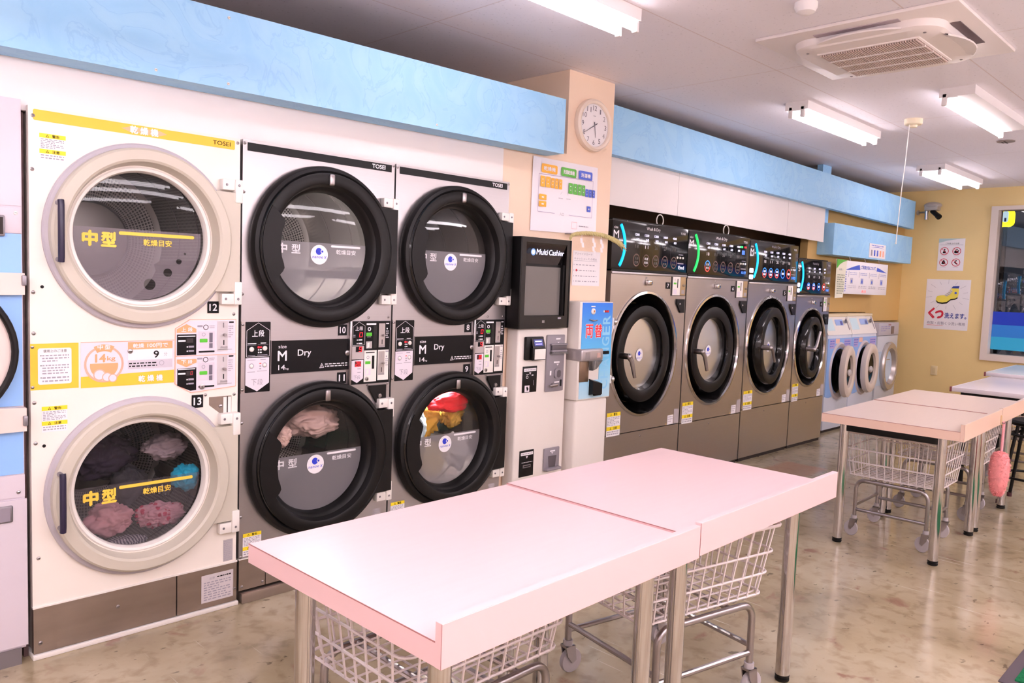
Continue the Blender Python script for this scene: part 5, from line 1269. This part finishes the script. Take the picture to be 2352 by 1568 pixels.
# ------------------------------------------------------------------ yellow end wall
def wall_poster(name, y, z, wd, h, label, cat='poster'):
    return thing(name, label, cat, (9.698, y, z), R(-90))
t = wall_poster('shoe_poster', .066, 1.065, 0, 0, 'white poster of a yellow sneaker with big red kana on the yellow wall')
b = B(); b.box(0, .485, -.003, 0, 0, .606, paper); y = -.0036
def sh(pts, m, d=0): b.flat([(.115+p[0]*.25, .30+p[1]*.25) for p in pts], y-d, m)
sh([(0.02, .18), (.0, .28), (.05, .40), (.18, .44), (.36, .46), (.52, .56), (.66, .80), (.98, .80), (.99, .55), (.96, .38), (.86, .30), (.66, .26), (.5, .12), (.3, .08), (.12, .10)], mat('shoe_yellow', '#f1e05a', .5))
sh([(.66, .80), (.72, .90), (1.0, .92), (.98, .80)], mat('shoe_navy', '#2b3f9a', .5), .0005)
sh([(.0, .18), (.02, .20), (.12, .12), (.3, .10), (.5, .14), (.66, .28), (.86, .32), (.95, .38), (.97, .34), (.86, .26), (.66, .22), (.5, .06), (.3, .03), (.1, .06)], black_ink, .0008)
sh([(.36, .46), (.52, .60), (.68, .76), (.72, .66), (.60, .48), (.46, .40)], mat('lace_white', '#dcd8cc', .5), .0009)
for k in range(4): sh([(.40+.07*k, .46+.07*k), (.52+.06*k, .42+.07*k), (.53+.06*k, .44+.07*k), (.41+.07*k, .48+.07*k)], grey_ink, .0013)
b.disc(.115+.86*.25, .30+.58*.25, .014, y-.0012, blue_soft, 16)
for k in range(14):
    a = 2*PI*k/14+.2; c, s = math.cos(a), math.sin(a); r0, r1 = .165, .215+.02*(k % 2)
    q = [(.24+c*r0*1.05, .42+s*r0*.8), (.24+c*r1*1.05, .42+s*r1*.8)]; n = (-s*.0012, c*.0012)
    b.flat([(q[0][0]-n[0], q[0][1]-n[1]), (q[1][0]-n[0], q[1][1]-n[1]), (q[1][0]+n[0], q[1][1]+n[1]), (q[0][0]+n[0], q[0][1]+n[1])], y, grey_ink)
b.text('く', .040, .118, .125, .262, y, red_ink, .07); b.text('つ', .118, .215, .128, .232, y, red_ink, .08); b.text('洗えます。', .225, .465, .135, .205, y, mat('poster_blue', '#34459a', .5), .03)
b.text('布製・皮製くつ洗い専用', .035, .455, .055, .095, y, grey_ink, .015); b.rect(.035, .215, .045, .049, y, red_ink)
b.build('poster_sheet', t)
t = wall_poster('rules_poster', -.034, 1.775, 0, 0, 'small white rules poster with four red prohibition circles above the shoe poster')
b = B(); b.box(0, .288, -.003, 0, 0, .387, paper); y = -.0036
b.flat([(.0, .335), (.0, .386), (.287, .386), (.20, .378), (.10, .362)], y, mat('poster_teal', '#b9cfd0', .5)); b.text('ご利用上の注意', .075, .225, .318, .336, y, black_ink, .0); b.rect(.02, .27, .308, .311, y, grey_ink)
for i, (cx_, cz_) in enumerate(((.07, .235), (.205, .235), (.07, .10), (.205, .10))):
    b.ring(cx_, cz_, .040, .047, y-.0012, red_ink, 28)
    sk = [[(-.02, -.025), (.02, -.025), (.012, .0), (0, .012), (-.012, .0)], [(-.03, -.01), (-.02, .008), (.01, .005), (.028, .02), (.018, -.008), (.015, -.024), (-.022, -.024)], [(-.024, -.02), (.022, -.02), (.012, .014), (-.016, .02)], [(-.02, .0), (-.008, .024), (.0, .002), (.018, -.01), (.008, -.026), (-.006, -.012)]][i]
    b.flat([(cx_+p[0], cz_+p[1]) for p in sk], y, black_ink); b.disc(cx_+.001, cz_+.02, .008, y-.0003, black_ink, 10)
    b.flat([(cx_-.031, cz_+.028), (cx_-.027, cz_+.032), (cx_+.031, cz_-.028), (cx_+.027, cz_-.032)], y-.0009, red_ink); b.print_(cx_-.03, cz_ and cx_+.03, cz_-.062, cz_-.054, 1, y, grey_ink, .8, i)
b.build('poster_sheet', t)
t = thing('wall_outlet', 'small cream wall outlet low on the yellow end wall', 'outlet', (9.699, -.055, .50), R(-90))
b = B(); b.box(0, .075, -.01, 0, 0, .115, mat('outlet_cream', '#ecd9ad', .4), .004); b.box(.02, .055, -.013, -.008, .02, .095, mat('outlet_face', '#e4cf9e', .4), .003); b.build('cover_plate', t)

# ------------------------------------------------------------------ folding tables
def table(loc, rz, L, D, top_m, edge_m, label, inset=(.1, .09), group='laminate tables', h=.754, lip=.041, brace=False):
    t = thing('folding_table', label, 'table', (loc[0], loc[1], 0), rz, group)
    th = .05
    b = B(); b.box(0, L, -D, 0, h-th, h-.0012, edge_m); b.box(.001, L-.001, -D+.016, -.001, h-.0012, h, top_m)
    for p0, p1 in (((0, -.001, h+.0003), (L, -.001, h+.0003)),): pass
    b.box(-.0004, .0012, -D+.018, -.0, h-.002, h+.0004, seam_line); b.build('tabletop', t)
    b = B(); b.box(-.0005, L+.0005, -D-.001, -D+.0185, h-th-.001, h+lip, edge_m, .0008, 1); b.box(-.0004, L, -D-.0004, -D+.018, h+lip-.0008, h+lip+.0006, top_m)
    b.box(-.001, -.0002, -D-.0012, -D-.0002, h-th, h+lip, seam_line); b.build('raised_edge', t)
    b = B()
    xs = (inset[0], L-inset[1]); ys = (-.115, -D+.115)
    b.box(xs[0]-.02, xs[0]+.02, ys[1], ys[0], h-th-.042, h-th-.001, black_satin, .004); b.box(xs[1]-.02, xs[1]+.02, ys[1], ys[0], h-th-.042, h-th-.001, black_satin, .004)
    b.box(xs[0], xs[1], -D/2-.02, -D/2+.02, h-th-.03, h-th-.001, black_satin)
    if brace: b.tube([(L-.135, -D+.135, h-th-.028), (L-.48, -D/2+.06, h-th-.02)], .022, black_satin, 12)
    b.build('underframe', t)
    for x in xs:
        for y in ys:
            b = B(); b.lathez(x, y, [(.026, .022), (.026, h-th-.002)], chrome, 24); l = b.build('leg', t)
            b = B(); b.lathez(x, y, [(.024, 0), (.0265, .004), (.0265, .012), (.022, .014), (.022, .017), (.0265, .019), (.0265, .026)], black_rubber, 20); b.build('foot', l)
    return t
def off(p, rz, d): return (p[0]+math.cos(rz)*d, p[1]+math.sin(rz)*d)
p1 = (.182, -1.3135); r1 = .0184
table(p1, r1, .953, .760, pink_top, pink_edge, 'pink laminate table closest to the camera, raised front edge', (.10, .088))
table(off(p1, r1, .957), r1, .963, .760, pink_top, pink_edge, 'pink laminate table joined to the right end of the closest one', (.085, .10), h=.759, lip=.043, brace=True)
p2 = (3.778, -1.259); r2 = .0379
table(p2, r2, .888, .746, peach_top, peach_edge, 'peach laminate table beyond the pink ones, duster hanging on its edge', (.06, .06))
table(off(p2, r2, .892), r2, .886, .746, peach_top, peach_edge, 'peach laminate table joined behind the one with the duster', (.06, .06), h=.757)
def white_table(x, y, L, D, h, label, tint):
    t = thing('folding_table', label, 'table', (x, y, 0), R(1.5), 'white tables by the end wall')
    tm = mat('white_laminate'+tint, tint, .25); em = mat('white_table_edge', '#e8dfe4', .35)
    b = B(); b.box(0, L, -D, 0, h-.03, h, tm, .004); b.box(-.004, .006, -D, 0, h-.034, h+.001, em, .003); b.box(0, L, -.006, .004, h-.034, h+.001, em, .003); b.build('tabletop', t)
    b = B()
    for y_ in (0, -D): b.box(-.008, .02, y_-.008, y_+.008, h-.036, h+.003, mat('corner_cap', '#8b4a48', .4), .003)
    b.build('corner_cap', t)
    b = B(); b.box(.09, L-.09, -.10, -.06, h-.10, h-.034, black_satin); b.box(.05, .09, -D+.06, -.06, h-.11, h-.034, black_satin); b.box(L-.09, L-.05, -D+.06, -.06, h-.10, h-.034, black_satin); b.build('underframe', t)
    for x_ in (.08, L-.08):
        for y_ in (-.10, -D+.10):
            b = B(); b.rod((x_, y_, .0), (x_, y_, h-.09), .017, black_satin, 12); b.build('leg', t)
white_table(6.06, -1.30, 1.32, .80, .754, 'white table with dark underframe behind the peach tables', '#ece6ea')
white_table(7.41, -1.20, 1.30, .80, .785, 'farthest white table, top tinted pale blue, near the window', '#d5e2e6')

# ------------------------------------------------------------------ wire basket carts
def cart():
    t = thing('basket_cart', '-', 'cart', (0, 0, 0), 0, 'wire basket carts under the tables')
    hx, hy, zr = .232, .23, .345
    b = B()
    def arch(p, q, up, r=.055):
        P = Vector(p); Q = Vector(q); d = (Q-P).normalized(); pts = [tuple(P)]
        for i in range(6):
            a = i/5*PI/2; pts.append(tuple(P+Vector((0, 0, up-P.z-r+r*math.sin(a)))+d*(r-r*math.cos(a))))
        for i in range(6):
            a = (1-i/5)*PI/2; pts.append(tuple(Q+Vector((0, 0, up-Q.z-r+r*math.sin(a)))-d*(r-r*math.cos(a))))
        pts.append(tuple(Q)); return pts
    for sy in (-1, 1): b.tube(arch((-hx, sy*hy, .115), (hx, sy*hy, .115), zr), .0125, chrome_dull, 12)
    for sx in (-1, 1): b.rod((sx*hx, -hy, .19), (sx*hx, hy, .19), .010, chrome_dull, 10); b.rod((sx*.12, -hy, zr), (sx*.12, hy, zr), .010, chrome_dull, 10)
    for sy in (-1, 1): b.rod((-hx, sy*hy, .165), (hx, sy*hy, .165), .010, chrome_dull, 10)
    b.build('frame', t)
    b = B(); wr = .0036
    zb, zt = .372, .63; bx, by, tx, ty = .292, .225, .327, .27
    def ringp(f, r=.035):
        x = bx+(tx-bx)*f; y = by+(ty-by)*f; return [(px_, py_, zb+(zt-zb)*f) for px_, py_ in rrect(-x, x, -y, y, r, 4)]
    for f, r in ((0, .0045), (.31, .0045), (.62, .0045), (1, .006)): b.tube(ringp(f), r, wire_white, 6, True)
    nx, ny = 11, 8
    for i in range(nx):
        u = -1+2*(i+.5)/nx
        b.tube([(u*tx*.92, -ty, zt), (u*bx*.94, -by, zb-.004), (u*bx*.94, -by+.012, zb-.014), (u*bx*.94, by-.012, zb-.014), (u*bx*.94, by, zb-.004), (u*tx*.92, ty, zt)], wr, wire_white, 5)
    for i in range(ny):
        u = -1+2*(i+.5)/ny
        b.tube([(-tx, u*ty*.93, zt), (-bx, u*by*.94, zb-.004), (-bx+.012, u*by*.94, zb-.009), (bx-.012, u*by*.94, zb-.009), (bx, u*by*.94, zb-.004), (tx, u*ty*.93, zt)], wr, wire_white, 5)
    b.build('basket', t)
    for sx in (-1, 1):
        for sy in (-1, 1):
            b = B(); x, y = sx*hx, sy*hy
            b.rod((x, y, .128), (x, y, .105), .018, caster_grey, 14); b.prism([(x-.02, .108), (x+.022, .108), (x+.03, .05), (x+.012, .04), (x-.012, .07)][::-1], y-.019, y-.014, chrome_dull); b.prism([(x-.02, .108), (x+.022, .108), (x+.03, .05), (x+.012, .04), (x-.012, .07)][::-1], y+.014, y+.019, chrome_dull); b.box(x-.02, x+.022, y-.019, y+.019, .100, .108, chrome_dull)
            c = b.build('caster', t)
            b = B(); b.lathe(x+.016, .046, [(.0005, y-.012), (.03, y-.012), (.044, y-.010), (.046, y-.005), (.046, y+.005), (.044, y+.010), (.03, y+.012), (.0005, y+.012)], caster_grey, 28); b.build('wheel', c)
    return t
c0 = cart(); c0['label'] = 'white wire basket cart under the closest pink table'; c0.location = (.69, -1.475, 0); c0.rotation_euler.z = .0
for x, y, rz, l in ((1.62, -1.625, -.20, 'white wire basket cart under the second pink table, showing at its right end'), (4.23, -1.585, 1.60, 'white wire basket cart under the front peach table'), (5.14, -1.55, 1.61, 'white wire basket cart under the rear peach table behind the duster'), (6.75, -1.68, 1.60, 'white wire basket cart half hidden under the first white table')):
    c = copy_tree(c0); c.location = (x, y, 0); c.rotation_euler.z = rz; c['label'] = l
    if x > 3: c.scale = (.86, .86, 1)
def stool():
    t = thing('stool', 'black round stool at the right edge under the tables', 'stool', (5.81, -1.93, 0))
    b = B(); b.lathez(0, 0, [(.13, .565), (.155, .572), (.16, .59), (.15, .605), (.05, .61)], black_satin, 28); b.build('seat', t)
    b = B(); b.tube([(.14*math.cos(i*PI/10), .14*math.sin(i*PI/10), .50) for i in range(20)], .011, black_satin, 8, True); b.build('seat_ring', t)
    b = B(); b.tube([(.19*math.cos(i*PI/10), .19*math.sin(i*PI/10), .20) for i in range(20)], .009, black_satin, 8, True); b.build('foot_ring', t)
    for a in range(4):
        an = R(45+90*a); b = B(); b.tube([(.12*math.cos(an), .12*math.sin(an), .57), (.215*math.cos(an), .215*math.sin(an), .012)], .012, black_satin, 10); l = b.build('leg', t)
        b = B(); b.lathez(.217*math.cos(an), .217*math.sin(an), [(.017, 0), (.017, .03)], mat('dark_red_rubber', '#4a2228', .5), 12); b.build('foot', l)
stool()
def duster():
    x, y = off(p2, r2, .66); y -= .746
    t = thing('duster', 'fluffy pink duster hanging from the raised edge of the peach table', 'duster', (4.452, -2.022, .745))
    b = B(); b.tube([(.012, -.012, -.005), (.014, -.012, -.08), (.010, -.012, -.16), (-.004, -.012, -.20)], .0075, mat('pink_handle', '#f3a8b2', .4), 10); b.ball((.012, -.012, .0), .009, mat('pink_handle', '#f3a8b2', .4)); b.build('handle', t)
    fl = vary(mat('pink_fluff', '#f09a9c', .95, 0, 0, .1), 30, .12)
    b = B(); N = 24
    prof = [(.004, -.165), (.03, -.175), (.046, -.205), (.052, -.25), (.052, -.30), (.046, -.35), (.036, -.39), (.022, -.415), (.006, -.425)]
    b.lathez(-.016, -.014, prof[::-1], fl, 20)
    for k in range(1500):
        u = rnd.random()*(len(prof)-1); i = int(u); q = u-i; r = prof[i][0]*(1-q)+prof[i+1][0]*q; z = prof[i][1]*(1-q)+prof[i+1][1]*q
        a = rnd.uniform(0, 2*PI); d = Vector((math.cos(a), math.sin(a), rnd.uniform(-.9, .2))).normalized(); s = Vector((-.016+r*.9*math.cos(a), -.014+r*.9*math.sin(a), z)); e_ = s+d*rnd.uniform(.008, .017); w_ = Vector((-math.sin(a), math.cos(a), 0))*.003; v_ = Vector((0, 0, .003))
        b.add([tuple(s-w_), tuple(s+w_), tuple(s+v_), tuple(e_)], [(0, 1, 3), (1, 2, 3), (2, 0, 3)], fl)
    b.build('fluff', t)
    b = B(); b.box(-.006, .016, .0, .006, -.012, .04, mat('hook_tan', '#d9b48a', .4), .002); b.tube([(.005, .0, -.004), (.006, -.014, -.008), (.008, -.02, .006)], .003, chrome_dull, 6); h = b.build('adhesive_hook', None, (4.452, -2.024, .748)); tag(h, 'small tan hook stuck on the peach table edge, holding the duster', 'hook')
duster()
# green mat
t = thing('door_mat', 'green mat with grey border at the bottom right corner', 'mat', (2.64, -2.49, 0))
b = B(); b.box(0, 1.8, -.9, 0, 0, .006, mat('mat_border', '#5c5258', .7), .002); b.build('border', t)
b = B(); gm = vary(mat('mat_green', '#1f6e46', .95, 0, 0, .1), 120, .3, 2); b.box(.045, 1.755, -.855, -.045, .005, .012, gm); b.build('pile', t)
